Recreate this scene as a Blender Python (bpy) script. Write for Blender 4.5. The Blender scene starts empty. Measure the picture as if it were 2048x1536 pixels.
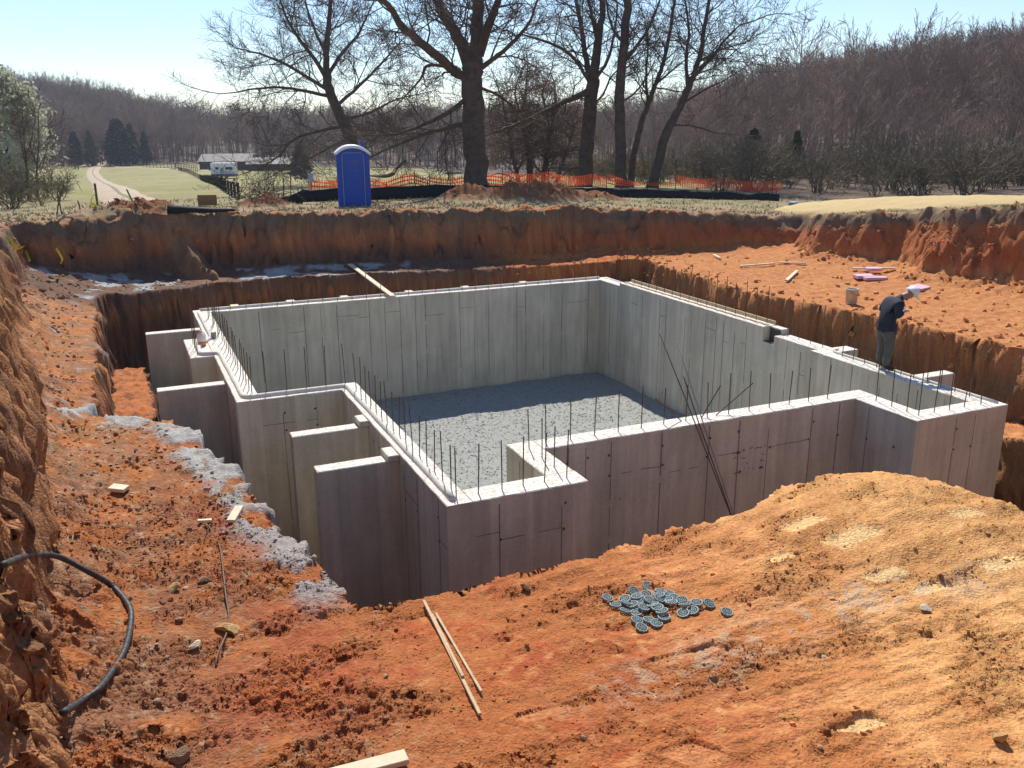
import bpy, bmesh, math, random
import numpy as np
from mathutils import Matrix, Vector, Euler

# ------------------------------------------------------------------ camera, sky, sun, exposure
SC = bpy.context.scene
COL = SC.collection
W0, H0 = 2048.0, 1536.0
FPX, PITCH, ROLL, YAW, EYE = 1785.26, 0.284411, -0.0054116, 0.412921, 4.7   # eye 4.7 m above the wall tops (z = 0)
CY, SY = math.cos(YAW), math.sin(YAW)
def to_world(v):
    v = np.asarray(v, float)
    return np.array([v[0] * CY + v[1] * SY, -v[0] * SY + v[1] * CY, v[2]])
_c, _s = math.cos(PITCH), math.sin(PITCH)
_F = np.array([0, _c, -_s]); _R = np.array([1.0, 0, 0]); _U = np.array([0, _s, _c])
_cr, _sr = math.cos(ROLL), math.sin(ROLL)
CR, CU, CF = to_world(_cr * _R + _sr * _U), to_world(-_sr * _R + _cr * _U), to_world(_F)
cam_d = bpy.data.cameras.new("camera"); cam = bpy.data.objects.new("camera", cam_d); COL.objects.link(cam)
cam_d.sensor_fit = 'HORIZONTAL'; cam_d.sensor_width = 36.0; cam_d.lens = FPX / W0 * 36.0
cam_d.clip_start = 0.05; cam_d.clip_end = 5000
M = Matrix.Identity(4)
for i in range(3):
    M[i][0], M[i][1], M[i][2] = CR[i], CU[i], -CF[i]
M[2][3] = EYE
cam.matrix_world = M
SC.camera = cam

SUN_EL, SUN_AZ = math.radians(49.0), math.atan2(0.25, 0.97)      # azimuth from +Y towards +X
world = bpy.data.worlds.new("World"); SC.world = world; world.use_nodes = True
wn = world.node_tree; wn.nodes.clear()
sky = wn.nodes.new("ShaderNodeTexSky"); sky.sky_type = 'NISHITA'; sky.sun_disc = False
sky.sun_elevation = SUN_EL; sky.sun_rotation = SUN_AZ; sky.altitude = 100; sky.air_density = 1.0; sky.dust_density = 0.0; sky.ozone_density = 3.0
bg = wn.nodes.new("ShaderNodeBackground"); bg.inputs[1].default_value = 0.112
wo = wn.nodes.new("ShaderNodeOutputWorld")
tint = wn.nodes.new("ShaderNodeMix"); tint.data_type = 'RGBA'; tint.blend_type = 'MULTIPLY'; tint.inputs[0].default_value = 1; tint.inputs[7].default_value = (.94, .96, 1.02, 1)
wn.links.new(sky.outputs[0], tint.inputs[6]); wn.links.new(tint.outputs[2], bg.inputs[0]); wn.links.new(bg.outputs[0], wo.inputs[0])
sun_d = bpy.data.lights.new("sun", 'SUN'); sun = bpy.data.objects.new("sun", sun_d); COL.objects.link(sun)
sun_d.energy = 4.7; sun_d.angle = math.radians(0.53); sun_d.color = (1.0, 0.95, 0.87)
sdir = Vector((math.sin(SUN_AZ) * math.cos(SUN_EL), math.cos(SUN_AZ) * math.cos(SUN_EL), math.sin(SUN_EL)))
sun.rotation_euler = sdir.to_track_quat('Z', 'Y').to_euler(); sun.location = sdir * 60
SC.view_settings.view_transform = 'Standard'; SC.view_settings.look = 'None'
SC.view_settings.gamma = 1.0; SC.view_settings.exposure = 0.40
SC.render.engine = 'CYCLES'
SC.cycles.max_bounces = 6; SC.cycles.diffuse_bounces = 4; SC.cycles.transparent_max_bounces = 8

# ------------------------------------------------------------------ helpers
RNG = np.random.RandomState(11)
random.seed(5)
def ray(px, py):
    return (px - W0 / 2) / FPX * CR - (py - H0 / 2) / FPX * CU + CF
CAMP = np.array([0, 0, EYE])
def at_z(px, py, z):
    d = ray(px, py); return CAMP + d * ((z - EYE) / d[2])
def at_w(px, py, w):
    return CAMP + ray(px, py) * w
_TN, _TS, _TC = 64, 32, {}
def _tex(oct, gain):
    """tiling fractal-noise table, 64 cells x 32 samples, looked up bilinearly"""
    k = (oct, gain)
    if k in _TC: return _TC[k]
    n = _TN * _TS; s = np.zeros((n, n), np.float32); a = 1.0; t = 0; rg = np.random.RandomState(oct * 7 + 1)
    for i in range(oct):
        c = _TN * 2 ** i
        if c > n // 2: break
        q = n // c; an = rg.uniform(0, 2 * math.pi, (c, c)).astype(np.float32); gx, gy = np.cos(an), np.sin(an)
        f = ((np.arange(q) + .5) / q).astype(np.float32); fx = f[None, None, None, :]; fy = f[None, :, None, None]
        def g(dx, dy):
            GX = np.roll(np.roll(gx, -dx, 1), -dy, 0)[:, None, :, None]; GY = np.roll(np.roll(gy, -dx, 1), -dy, 0)[:, None, :, None]
            return GX * (fx - dx) + GY * (fy - dy)
        ux = fx ** 3 * (fx * (fx * 6 - 15) + 10); uy = fy ** 3 * (fy * (fy * 6 - 15) + 10)
        A, B, D, E = g(0, 0), g(1, 0), g(0, 1), g(1, 1)
        s += (a * 1.5 * (A + (B - A) * ux + (D - A + (A - B - D + E) * ux) * uy)).reshape(n, n); t += a; a *= gain
    _TC[k] = s / t
    return _TC[k]
def fbm(x, y, oct=4, seed=0, gain=0.5):
    T = _tex(oct, gain); n = T.shape[0]
    x = np.asarray(x, np.float64); y = np.asarray(y, np.float64)
    r = seed * 1.37; c_, s_ = math.cos(r), math.sin(r)
    X = ((x * c_ - y * s_) + seed * 7.31) * _TS; Y = ((x * s_ + y * c_) - seed * 3.77) * _TS
    x0 = np.floor(X); y0 = np.floor(Y); fx = (X - x0).astype(np.float32); fy = (Y - y0).astype(np.float32)
    i = x0.astype(np.int64) & (n - 1); j = (y0.astype(np.int64) & (n - 1)) * n
    i1 = (i + 1) & (n - 1); j1 = (j + n) & (n * n - 1); T = T.ravel()
    p = T[j + i]; q = T[j1 + i]
    p = p + (T[j + i1] - p) * fx; q = q + (T[j1 + i1] - q) * fx
    return p + (q - p) * fy
def pnoise(x, y, seed=0):
    """one octave; coordinates are NOT rotated by the seed, so stretched noise keeps its direction"""
    T = _tex(1, .5); n = T.shape[0]
    X = (np.asarray(x, float) + seed * 7.31) * _TS; Y = (np.asarray(y, float) - seed * 3.77) * _TS
    x0 = np.floor(X); y0 = np.floor(Y); fx = (X - x0).astype(np.float32); fy = (Y - y0).astype(np.float32)
    i = x0.astype(np.int64) & (n - 1); j = (y0.astype(np.int64) & (n - 1)) * n
    i1 = (i + 1) & (n - 1); j1 = (j + n) & (n * n - 1); T = T.ravel()
    p = T[j + i]; q = T[j1 + i]
    p = p + (T[j + i1] - p) * fx; q = q + (T[j1 + i1] - q) * fx
    return p + (q - p) * fy
def _worley():
    """tiling table of a random value per Voronoi cell (hard-edged chips, for broken clay)"""
    if 'w' in _TC: return _TC['w']
    c, q = 48, 24; n = c * q; rg = np.random.RandomState(3); jx, jy, val = rg.uniform(.1, .9, (c, c)), rg.uniform(.1, .9, (c, c)), rg.uniform(-1, 1, (c, c))
    Y, X = np.meshgrid((np.arange(n) + .5) / q, (np.arange(n) + .5) / q, indexing='ij'); ci, cj = np.floor(Y).astype(int), np.floor(X).astype(int)
    best = np.full((n, n), 9.0); out = np.zeros((n, n))
    for di in (-1, 0, 1):
        for dj in (-1, 0, 1):
            a, b = (ci + di) % c, (cj + dj) % c
            d = (ci + di + jy[a, b] - Y) ** 2 + (cj + dj + jx[a, b] - X) ** 2
            m = d < best; best[m] = d[m]; out[m] = (val[a, b] + .5 * ((X - cj - dj) - .5) * np.sign(val[b, a]) - .35 * np.minimum(d, 1))[m]
    _TC['w'] = out.astype(np.float32); return _TC['w']
def chips(x, y, seed=0):
    T = _worley(); n = T.shape[0]; r = seed * 1.37; c_, s_ = math.cos(r), math.sin(r)
    i = np.floor(((x * c_ - y * s_) + seed * 7.31) * 24).astype(np.int64) % n; j = np.floor(((x * s_ + y * c_) - seed * 3.77) * 24).astype(np.int64) % n
    return T[j, i]
def sstep(a, b, x):
    t = np.clip((x - a) / (b - a), 0, 1); return t * t * (3 - 2 * t)
def sdf(x, y, poly):
    P = np.array(poly, float); n = len(P)
    d = np.full(np.shape(x), 1e9); inside = np.zeros(np.shape(x), bool)
    for i in range(n):
        ax, ay = P[i]; bx, by = P[(i + 1) % n]
        ex, ey = bx - ax, by - ay
        wx, wy = x - ax, y - ay
        t = np.clip((wx * ex + wy * ey) / (ex * ex + ey * ey), 0, 1)
        d = np.minimum(d, (wx - ex * t) ** 2 + (wy - ey * t) ** 2)
        if ay != by:
            c = ((ay > y) != (by > y)) & (x < (bx - ax) * (y - ay) / (by - ay) + ax)
            inside ^= c
    d = np.sqrt(d)
    return np.where(inside, -d, d)

def link(name, mesh, mat=None, parent=None):
    o = bpy.data.objects.new(name, mesh); COL.objects.link(o)
    if mat is not None:
        for m in (mat if isinstance(mat, (list, tuple)) else [mat]): mesh.materials.append(m)
    if parent is not None: o.parent = parent
    return o
def big_mesh(name, V, Q, smooth=True):
    V = np.asarray(V, np.float32); Q = np.asarray(Q, np.int32); k = Q.shape[1]
    me = bpy.data.meshes.new(name)
    me.vertices.add(len(V)); me.vertices.foreach_set("co", V.ravel())
    me.loops.add(Q.size); me.loops.foreach_set("vertex_index", Q.ravel())
    me.polygons.add(len(Q)); me.polygons.foreach_set("loop_start", np.arange(0, Q.size, k, dtype=np.int32))
    me.polygons.foreach_set("use_smooth", np.full(len(Q), smooth))
    me.update(calc_edges=True); me.validate()
    return me
class MB:
    """collects pieces; build() links them as ONE mesh object"""
    def __init__(s): s.v = []; s.f = []; s.m = []
    def add(s, verts, faces, mi=0, M=None):
        n = len(s.v)
        for p in verts:
            p = Vector(p)
            s.v.append(tuple(M @ p) if M is not None else tuple(p))
        for q in faces: s.f.append(tuple(i + n for i in q)); s.m.append(mi)
        return s
    def box(s, lo, hi, mi=0, M=None, bev=0.0):
        x0, y0, z0 = lo; x1, y1, z1 = hi
        if bev <= 0:
            v = [(x0,y0,z0),(x1,y0,z0),(x1,y1,z0),(x0,y1,z0),(x0,y0,z1),(x1,y0,z1),(x1,y1,z1),(x0,y1,z1)]
            f = [(3,2,1,0),(4,5,6,7),(0,1,5,4),(1,2,6,5),(2,3,7,6),(3,0,4,7)]
            return s.add(v, f, mi, M)
        b = bev
        v = []
        for z, i in ((z0, b), (z0 + b, 0), (z1 - b, 0), (z1, b)):
            v += [(x0+i,y0+i,z),(x1-i,y0+i,z),(x1-i,y1-i,z),(x0+i,y1-i,z)]
        f = [(3,2,1,0),(12,13,14,15)]
        for k in range(3):
            for j in range(4):
                a = k*4+j; c = k*4+(j+1)%4; f.append((a, c, c+4, a+4))
        return s.add(v, f, mi, M)
    def tube(s, pts, rad, n=6, mi=0, cap=True, M=None, flat=1.0):
        P = [Vector(p) for p in pts]
        if not hasattr(rad, '__len__'): rad = [rad] * len(P)
        v = []; f = []
        t = (P[1] - P[0]).normalized()
        e = t.orthogonal().normalized()
        for i, p in enumerate(P):
            if i < len(P) - 1: t2 = (P[i+1] - P[i])
            else: t2 = P[i] - P[i-1]
            if i > 0: t2 = t2.normalized() + (P[i] - P[i-1]).normalized()
            t2 = t2.normalized()
            e = (e - t2 * e.dot(t2))
            e = e.normalized() if e.length > 1e-6 else t2.orthogonal().normalized()
            b = t2.cross(e)
            for k in range(n):
                a = 2 * math.pi * k / n
                v.append(p + (e * math.cos(a) + b * math.sin(a) * flat) * rad[i])
        for i in range(len(P) - 1):
            for k in range(n):
                a = i*n+k; c = i*n+(k+1)%n; f.append((a, c, c+n, a+n))
        if cap:
            f.append(tuple(range(n-1, -1, -1))); f.append(tuple(range((len(P)-1)*n, len(P)*n)))
        return s.add(v, f, mi, M)
    def lathe(s, prof, n=20, mi=0, M=None, cap=True):
        v = []; f = []
        for r, z in prof:
            for k in range(n):
                a = 2*math.pi*k/n; v.append((r*math.cos(a), r*math.sin(a), z))
        for i in range(len(prof)-1):
            for k in range(n):
                a = i*n+k; c = i*n+(k+1)%n; f.append((a, c, c+n, a+n))
        if cap:
            f.append(tuple(range(n-1,-1,-1))); f.append(tuple(range((len(prof)-1)*n, len(prof)*n)))
        return s.add(v, f, mi, M)
    def poly(s, pts, mi=0, M=None):
        return s.add(pts, [tuple(range(len(pts)))], mi, M)
    def mesh(s, name, smooth=False):
        me = bpy.data.meshes.new(name); me.from_pydata(s.v, [], s.f); me.update()
        me.polygons.foreach_set("material_index", s.m)
        if smooth: me.polygons.foreach_set("use_smooth", [True]*len(s.f))
        return me
    def build(s, name, mat, parent=None, smooth=False):
        return link(name, s.mesh(name, smooth), mat, parent)
def tag(o, label=None, cat=None, group=None, kind=None):
    if label: o["label"] = label
    if cat: o["category"] = cat
    if group: o["group"] = group
    if kind: o["kind"] = kind
    return o
def empty(name, loc, rz=0, label=None, cat=None, group=None):
    o = bpy.data.objects.new(name, None); COL.objects.link(o)
    o.location = loc; o.rotation_euler = (0, 0, rz); o.empty_display_size = 0.2
    return tag(o, label, cat, group)
def copy_tree(o, parent=None):
    c = o.copy(); COL.objects.link(c); c.parent = parent
    for ch in o.children: copy_tree(ch, c)
    return c

# ------------------------------------------------------------------ materials
def mat(name, col, rough=0.8, var=0.0, scale=5.0, bump=0.0, bscale=30.0, bdist=0.01, metal=0.0, spec=0.3, col2=None, detail=4, attr=None, trans=0.0, coord='Object'):
    m = bpy.data.materials.new(name); m.use_nodes = True
    nt = m.node_tree; n = nt.nodes; L = nt.links; b = n["Principled BSDF"]
    b.inputs["Roughness"].default_value = rough; b.inputs["Metallic"].default_value = metal
    b.inputs["Specular IOR Level"].default_value = spec
    b.inputs["Base Color"].default_value = (*col, 1)
    tc = n.new("ShaderNodeTexCoord")
    src = None
    if attr:
        a = n.new("ShaderNodeVertexColor"); a.layer_name = attr; src = a.outputs[0]
    if var > 0 or col2:
        nz = n.new("ShaderNodeTexNoise"); nz.inputs["Scale"].default_value = scale; nz.inputs["Detail"].default_value = detail
        nz.inputs["Roughness"].default_value = 0.65
        L.new(tc.outputs[coord], nz.inputs["Vector"])
        if col2:
            r = n.new("ShaderNodeValToRGB"); r.color_ramp.elements[0].position = 0.35; r.color_ramp.elements[1].position = 0.65
            r.color_ramp.elements[0].color = (*col, 1); r.color_ramp.elements[1].color = (*col2, 1)
            L.new(nz.outputs[0], r.inputs[0]); src = r.outputs[0]
        if var > 0:
            mr = n.new("ShaderNodeMapRange"); mr.inputs[1].default_value = 0.25; mr.inputs[2].default_value = 0.75
            mr.inputs[3].default_value = 1 - var; mr.inputs[4].default_value = 1 + var
            L.new(nz.outputs[0], mr.inputs[0])
            mx = n.new("ShaderNodeMix"); mx.data_type = 'RGBA'; mx.blend_type = 'MULTIPLY'; mx.inputs[0].default_value = 1
            if src: L.new(src, mx.inputs[6])
            else: mx.inputs[6].default_value = (*col, 1)
            L.new(mr.outputs[0], mx.inputs[7]); src = mx.outputs[2]
    if src: L.new(src, b.inputs["Base Color"])
    if bump > 0:
        nb = n.new("ShaderNodeTexNoise"); nb.inputs["Scale"].default_value = bscale; nb.inputs["Detail"].default_value = 5
        L.new(tc.outputs[coord], nb.inputs["Vector"])
        bp = n.new("ShaderNodeBump"); bp.inputs["Strength"].default_value = bump; bp.inputs["Distance"].default_value = bdist
        L.new(nb.outputs[0], bp.inputs["Height"]); L.new(bp.outputs[0], b.inputs["Normal"])
    if trans > 0:                                             # thin leaves and netting let light through
        tl = n.new("ShaderNodeBsdfTranslucent"); ms = n.new("ShaderNodeMixShader"); ms.inputs[0].default_value = trans
        if src: L.new(src, tl.inputs[0])
        else: tl.inputs[0].default_value = (*col, 1)
        L.new(b.outputs[0], ms.inputs[1]); L.new(tl.outputs[0], ms.inputs[2]); L.new(ms.outputs[0], n["Material Output"].inputs[0])
    return m
MAT = {}
MAT['ground'] = mat('ground_soil', (.4,.2,.1), 0.95, var=0.32, scale=22, bump=0.9, bscale=38, bdist=0.03, spec=0.12, attr='tint', detail=7)
MAT['wood'] = mat('weathered_wood', (.50,.37,.22), 0.8, var=0.25, scale=9, bump=0.3, bscale=40, bdist=.004)
MAT['palewood'] = mat('pale_wood', (.66,.55,.38), 0.8, var=0.18, scale=9, bump=0.3, bscale=40, bdist=.004)
MAT['steel'] = mat('rusty_rebar_steel', (.10,.085,.075), 0.65, var=0.4, scale=30, metal=0.3, col2=(.17,.10,.06))
MAT['black'] = mat('black_fabric', (.012,.012,.014), 0.75, var=0.3, scale=6)
MAT['bark'] = mat('grey_brown_bark', (.125,.085,.06), 0.95, var=0.4, scale=3, bump=0.8, bscale=12, bdist=.04, spec=.1)
MAT['twig'] = mat('brown_twigs', (.13,.097,.076), 0.95, spec=.1)
MAT['twig2'] = mat('reddish_grey_twigs', (.29,.215,.175), 0.95, spec=.1, var=.35, scale=.2)

def vary_by_object(m, cols):
    nt = m.node_tree; n = nt.nodes; L = nt.links; b = n["Principled BSDF"]; oi = n.new("ShaderNodeObjectInfo"); r = n.new("ShaderNodeValToRGB"); r.color_ramp.interpolation = 'LINEAR'
    e = r.color_ramp.elements; e[0].color = (*cols[0], 1); e[1].color = (*cols[-1], 1)
    for k, c in enumerate(cols[1:-1]): q = e.new((k + 1) / (len(cols) - 1)); q.color = (*c, 1)
    L.new(oi.outputs["Random"], r.inputs[0])
    mx = n.new("ShaderNodeMix"); mx.data_type = 'RGBA'; mx.blend_type = 'MULTIPLY'; mx.inputs[0].default_value = 1
    old = b.inputs["Base Color"].links[0].from_socket; L.new(old, mx.inputs[6]); L.new(r.outputs[0], mx.inputs[7]); L.new(mx.outputs[2], b.inputs["Base Color"])
vary_by_object(MAT['twig2'], [(.72,.72,.75), (1.05,.97,.92), (.9,.94,.92), (1.25,1.18,1.08), (.8,.76,.74), (1.1,1.12,1.12)])

# ------------------------------------------------------------------ terrain
P1 = [(-.68,6.0),(-.85,8.0),(-1.25,12.2),(-1.55,16),(-2.0,20),(-2.4,25),(-2.4,28.6),(-.5,28.9),(1.9,29.2),(6,28.5),(12.2,27.5),(18.1,25.9),(21.8,24.7),
      (20.2,22.6),(21.3,20.1),(20.4,18),(20.9,15.3),(21.2,10),(20,3),(14,-3),(8,-1.6),(4.5,-.3),(2.6,.5),(1.0,1.2),(.3,2.0),(-.15,3.0),(-.45,4.5)]
P2 = [(.4,14.4),(1.1,11.3),(1.22,10),(1.42,8.9),(1.5,7.8),(2.3,7.6),(3.7,7.65),(4.2,7.55),(6.3,7.75),(7.0,8.0),(8.0,7.75),(8.7,7.1),(9.3,6.1),(10.6,4.6),(14,4.6),(16.2,7.5),
      (16.0,11.8),(15.8,14.4),(15.5,16.7),(15.1,19),(15.3,22),(15.8,25.0),(11.8,26.1),(5.5,27.2),(4.4,27.5),(2,27.1),(-.5,26.2),(-.75,25.2),(-.65,22),(-.65,18),(-.75,15.0)]
_GP = np.array([(0,0,3.05),(2,0,3.05),(6,-2,3.1),(15,-4,3.1),(-1.5,4,3.05),(-2,8,3.0),(-2.3,14,2.75),(-2.9,20,2.4),(-3.3,26,2.1),(-6,10,3.2),(-9,25,2.3),(-9,-5,3.5),(10,-12,3.6),
 (-1,30.2,1.98),(2,30.4,1.98),(4.5,30.0,1.93),(7.2,29.8,1.92),(12.8,28.5,1.9),(16,27.3,1.78),(18.8,26.9,1.65),(22.6,24.6,1.45),(21.6,22.3,1.85),(22,20.2,2.05),(21.2,18.3,2.3),(21.8,15.8,2.6),(24,12,2.8),(30,15,2.5),(28,23,1.7),(32,24,1.5),
 (8.4,34,1.66),(16,33,1.6),(24,30,1.35),(1,35,1.6),(-5,33,1.75),(16,40,1.6),(27,44,1.2),(8,44,1.45),(-5,45,1.2),(38,30,1.1),(45,10,2.2),(-25,30,1.8)])
def _tps_fit(P):
    n = len(P); D = np.sqrt(((P[:, None, :2] - P[None, :, :2]) ** 2).sum(-1))
    A = np.zeros((n + 3, n + 3)); A[:n, :n] = D + np.eye(n) * -0.05; A[:n, n] = 1; A[:n, n+1:] = P[:, :2]
    A[n, :n] = 1; A[n+1:, :n] = P[:, :2].T
    return np.linalg.solve(A, np.r_[P[:, 2], 0, 0, 0])
_GW = _tps_fit(_GP)
def near_grade(u, v):
    z = _GW[len(_GP)] + _GW[len(_GP)+1] * u + _GW[len(_GP)+2] * v
    for i, (a, b, _) in enumerate(_GP): z = z + _GW[i] * np.sqrt((u - a) ** 2 + (v - b) ** 2)
    return z
FXY = np.array([math.sin(YAW), math.cos(YAW)]); RXY = np.array([math.cos(YAW), -math.sin(YAW)])
def az_px(u, v):
    xr = u * RXY[0] + v * RXY[1]; yr = u * FXY[0] + v * FXY[1]
    a = np.clip(np.arctan2(xr, yr), -1.0, 1.0)
    return 1024 + 1785 * np.tan(a)
def far_grade(u, v):
    r = np.hypot(u, v); X = az_px(u, v)
    z = np.interp(r, [30, 45, 70, 110, 166, 230, 300, 420], [1.6, 1.45, .4, -1.6, -4.3, -6.1, -7, -7])
    z = z + sstep(1300, 1550, X) * np.interp(r, [45, 110, 200, 300], [0, 1.2, 3, 3])
    zr = np.interp(X, [-900, 0, 200, 400, 600, 1250, 1500, 1700, 2048, 2900], [28, 20, 13, 5, 2.5, 4, 8, 15, 20, 29])
    r0 = np.interp(X, [0, 400, 600, 1250, 1500, 2048], [285, 300, 300, 250, 150, 95])
    r1 = np.interp(X, [0, 400, 1250, 1500, 2048], [440, 430, 400, 370, 340])
    z = z + zr * sstep(0, 1, (r - r0) / (r1 - r0)) + fbm(u * .012, v * .012, 2, 40) * 1.6 * sstep(90, 200, r)
    return z
def bench(u, v):
    z = 0.25 + 0 * u
    z = z + .15 * sstep(12, 16, u) + .12 * sstep(18, 21, u)                  # right bench
    z = z + .30 * sstep(.4, -2.0, u) * sstep(12, 24, v)                      # left bench climbs to the bank
    z = z + .25 * sstep(-1.0, -2.4, u)
    z = z + .38 * np.exp(-(((u - 7.9) / 1.6) ** 2 + ((v - 7.0) / 1.2) ** 2))    # mound of fill on the near edge
    z = z - .10 * np.exp(-(((u - 2) / 2.0) ** 2 + ((v - 7.4) / .8) ** 2))
    return z
PATCH = [(1605,1071,.30,.17),(1702,1098,.38,.20),(1772,1155,.32,.13),(1860,1177,.26,.12),(2009,1133,.36,.16),(1377,1300,.42,.10),(1394,1500,.20,.25),(1719,1440,.24,.14),(1560,1120,.2,.1),(1090,1415,.30,.09),(1930,1060,.3,.12),(1500,1010,.4,.1)]
PATCH = [(at_z(a, b, .3)[0], at_z(a, b, .3)[1], c * 1.25, d * 1.2) for a, b, c, d in PATCH]
def rough_mask(x, y):
    return sstep(-.02, .32, fbm(x * .9, y * 2.1, 4, 500) + .15 * fbm(x * 4, y * 4, 3, 505) + .28 * sstep(1.9, .9, x))
def slop_mask(x, y, d2):
    s = sstep(.46, .16, np.abs(d2 - .06) + .25 * fbm(x * 1.7, y * 1.7, 5, 210) - .1) * sstep(1.85, 1.55, x) * sstep(7.5, 8.3, y) * sstep(16.0, 15.2, y)
    return s * sstep(-.12, .06, fbm(x * 1.7, y * 1.7, 5, 210) + .4 * fbm(x * 5, y * 5, 4, 221) + .03)
def terrain(u, v, full=False):
    u = np.asarray(u, float); v = np.asarray(v, float)
    r = np.hypot(u, v); k = sstep(42, 62, r)
    g = near_grade(u, v) * (1 - k) + far_grade(u, v) * k
    g = g + .05 * fbm(u * .7, v * .7, 3, 3) * (1 - k)
    # heaps of spoil on the far bank, beside the road and at the foot of the big tree
    pf_ = 1 + .7 * fbm(u * 2.3, v * 2.3, 4, 9)
    for cu, cv, rad, h in ((13.3,34.8,1.1,.62),(16.3,33.6,1.35,.72),(18.6,33.4,1.1,.34),(14.8,34.0,.9,.4),(.6,30.6,.9,.42),(1.6,30.9,.8,.25),(-.7,30.8,.9,.22),(5.3,36.0,.9,.45)):
        d = np.hypot(u - cu, v - cv) / rad
        g = g + h * np.exp(-d * d) * pf_
    near = r < 48
    z = g.copy(); d1 = np.full(u.shape, 20.0); d2 = np.full(u.shape, 20.0)
    if near.any():
        x = u[near]; y = v[near]; gg = g[near]
        b = bench(x, y)
        gro = np.abs(pnoise(x * 2.6, y * 2.6, 21)); gro2 = np.abs(pnoise(x * 7, y * 7, 22))
        a1 = sdf(x, y, P1) + .38 * fbm(x * .45, y * .45, 3, 5) + .16 * gro + .07 * gro2 - .07
        fr = sstep(24, 27, y) * sstep(21, 18, x)              # far cut: scalloped by the bucket, with one washed-out gully
        a1 = a1 + fr * (.24 * np.abs(fbm(x * .9, y * .9, 2, 12)) + .05 * chips(x * 1.6, y * 1.6, 17) + .35 * fbm(x * .33, y * .1, 2, 13) - .12)
        gul = np.exp(-((x - 2.3 - .25 * (y - 29)) / .38) ** 2) * sstep(26, 28, y)
        # toe of the left bank stays where it is, but breaks into ribs
        w1 = .62 + .35 * sstep(8, 3, y) - .26 * sstep(24, 26, y) * sstep(20, 17, x) + .2 * fbm(x * .8, y * .8, 2, 6)
        t = np.clip(a1 / w1, 0, 1)
        S = .12 * sstep(-.7, .1, a1) * (1 + .6 * fbm(x * 2, y * 2, 3, 8)) * (1 - t) + t ** .85
        S = np.clip(S, 0, 1)
        zz = b + (gg - b) * S
        a2 = sdf(x, y, P2) + .22 * fbm(x * .7, y * .7, 3, 31) + .14 * gro - .04 + .05 * gro2
        w2 = .42 + 1.1 * sstep(12.5, 9.5, y) * sstep(13, 15, x)
        t2 = np.clip(-a2 / w2, 0, 1)
        S2 = t2 ** 1.1
        gg = gg + .26 * fbm(x * 1.7, y * 1.7, 4, 14) * sstep(1.6, .6, a1) * sstep(.1, .4, a1)
        zz = b + (gg - b) * S
        rough = (1 - .55 * sstep(.2, .9, np.clip(a1 / .8, 0, 1)))
        rm = rough_mask(x, y)
        tex = .05 * fbm(x * 1.6, y * 1.6, 4, 50) + (.010 + .022 * rm) * fbm(x * 5, y * 6.5, 4, 60) + (.005 + .036 * rm) * np.maximum(fbm(x * 13, y * 15, 3, 70, .6), -.1) + .035 * sstep(2, 4, x) * fbm(x * .9, y * 5, 3, 65) + rm * (.016 * chips(x * 9, y * 10, 66) + .010 * chips(x * 19, y * 21, 67)) * (np.hypot(x, y) < 13)
        left = sstep(2.2, .6, x)
        tex = tex * (1 + .25 * left * sstep(20, 8, y)) + .03 * left * np.maximum(fbm(x * 3.2, y * 3.2, 4, 77), 0)
        # crawler tracks along +x on the near bench
        tr = sstep(3.0, 5.0, x) * sstep(9, 7, y)
        tex = tex + tr * (.018 * np.abs(pnoise(x * 1.2, y * 7, 80)) + .02 * np.maximum(pnoise(x * 4.5, y * 14, 81), 0))
        pm = np.zeros_like(x)
        for cu, cv, su, sv in PATCH:
            dx = (x - cu) + .7 * (y - cv); e = ((np.abs(dx) / (su * .62)) ** 8 + (np.abs(y - cv) / (sv * .5)) ** 8) ** .125 + .16 * fbm(x * 3.5, y * 3.5, 3, 90)
            m = sstep(1.05, .85, e); pm = np.maximum(pm, m)
            tex = tex - .022 * m + .02 * sstep(.35, 0, np.abs(e - 1.2)) * sstep(-.3, .6, (y - cv) / sv)
        tex = tex * (1 - .75 * pm)
        # spill of loose soil leaning on the far cut
        zt = gg - .05 - 1.02 * np.maximum(.42 - a1, 0) - 1.5 * np.abs(x - 1.7 - (29.6 - y) * .42 + .2 * fbm(x * 2, y * 2, 3, 15)) + .10 * fbm(x * 5, y * 5, 4, 16)
        zz = np.where(fr > .2, np.maximum(zz, np.minimum(zt, gg)), zz)
        sl = slop_mask(x, y, a2)
        zz = zz + (-3.1 - zz) * S2 + tex * rough * (1 - .6 * S2) * (1 - .6 * sl) + sl * (.05 + .03 * fbm(x * 4, y * 4, 3, 222) + .012 * chips(x * 5, y * 5, 223))
        # ledges left inside the pit
        ld = sdf(x, y, [(-1.2,14.3),(.22,14.6),(.3,18),(.25,22.6),(-1.2,22.9)]) + .12 * fbm(x * 1.5, y * 1.5, 3, 33) + .08 * gro
        lz = -.58 + .10 * fbm(x * 2, y * 2, 4, 35) + .07 * fbm(x * 8, y * 8, 4, 37, .6) - .35 * sstep(20, 23, y)
        zz = np.where(a2 < .0, np.maximum(zz, lz + (-3.1 - lz) * np.clip(ld / .3, 0, 1)), zz)
        ld = sdf(x, y, [(14.9,5),(17.5,5),(17.5,11.4),(14.7,11.2)]) + .15 * fbm(x * 1.5, y * 1.5, 3, 34)
        lz = -.95 + .12 * fbm(x * 3, y * 3, 4, 36)
        zz = np.where(a2 < .0, np.maximum(zz, lz + (-3.1 - lz) * np.clip(ld / .5, 0, 1)), zz)
        z[near] = zz; d1[near] = a1; d2[near] = a2
    if full: return z, g, d1, d2
    return z
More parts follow.
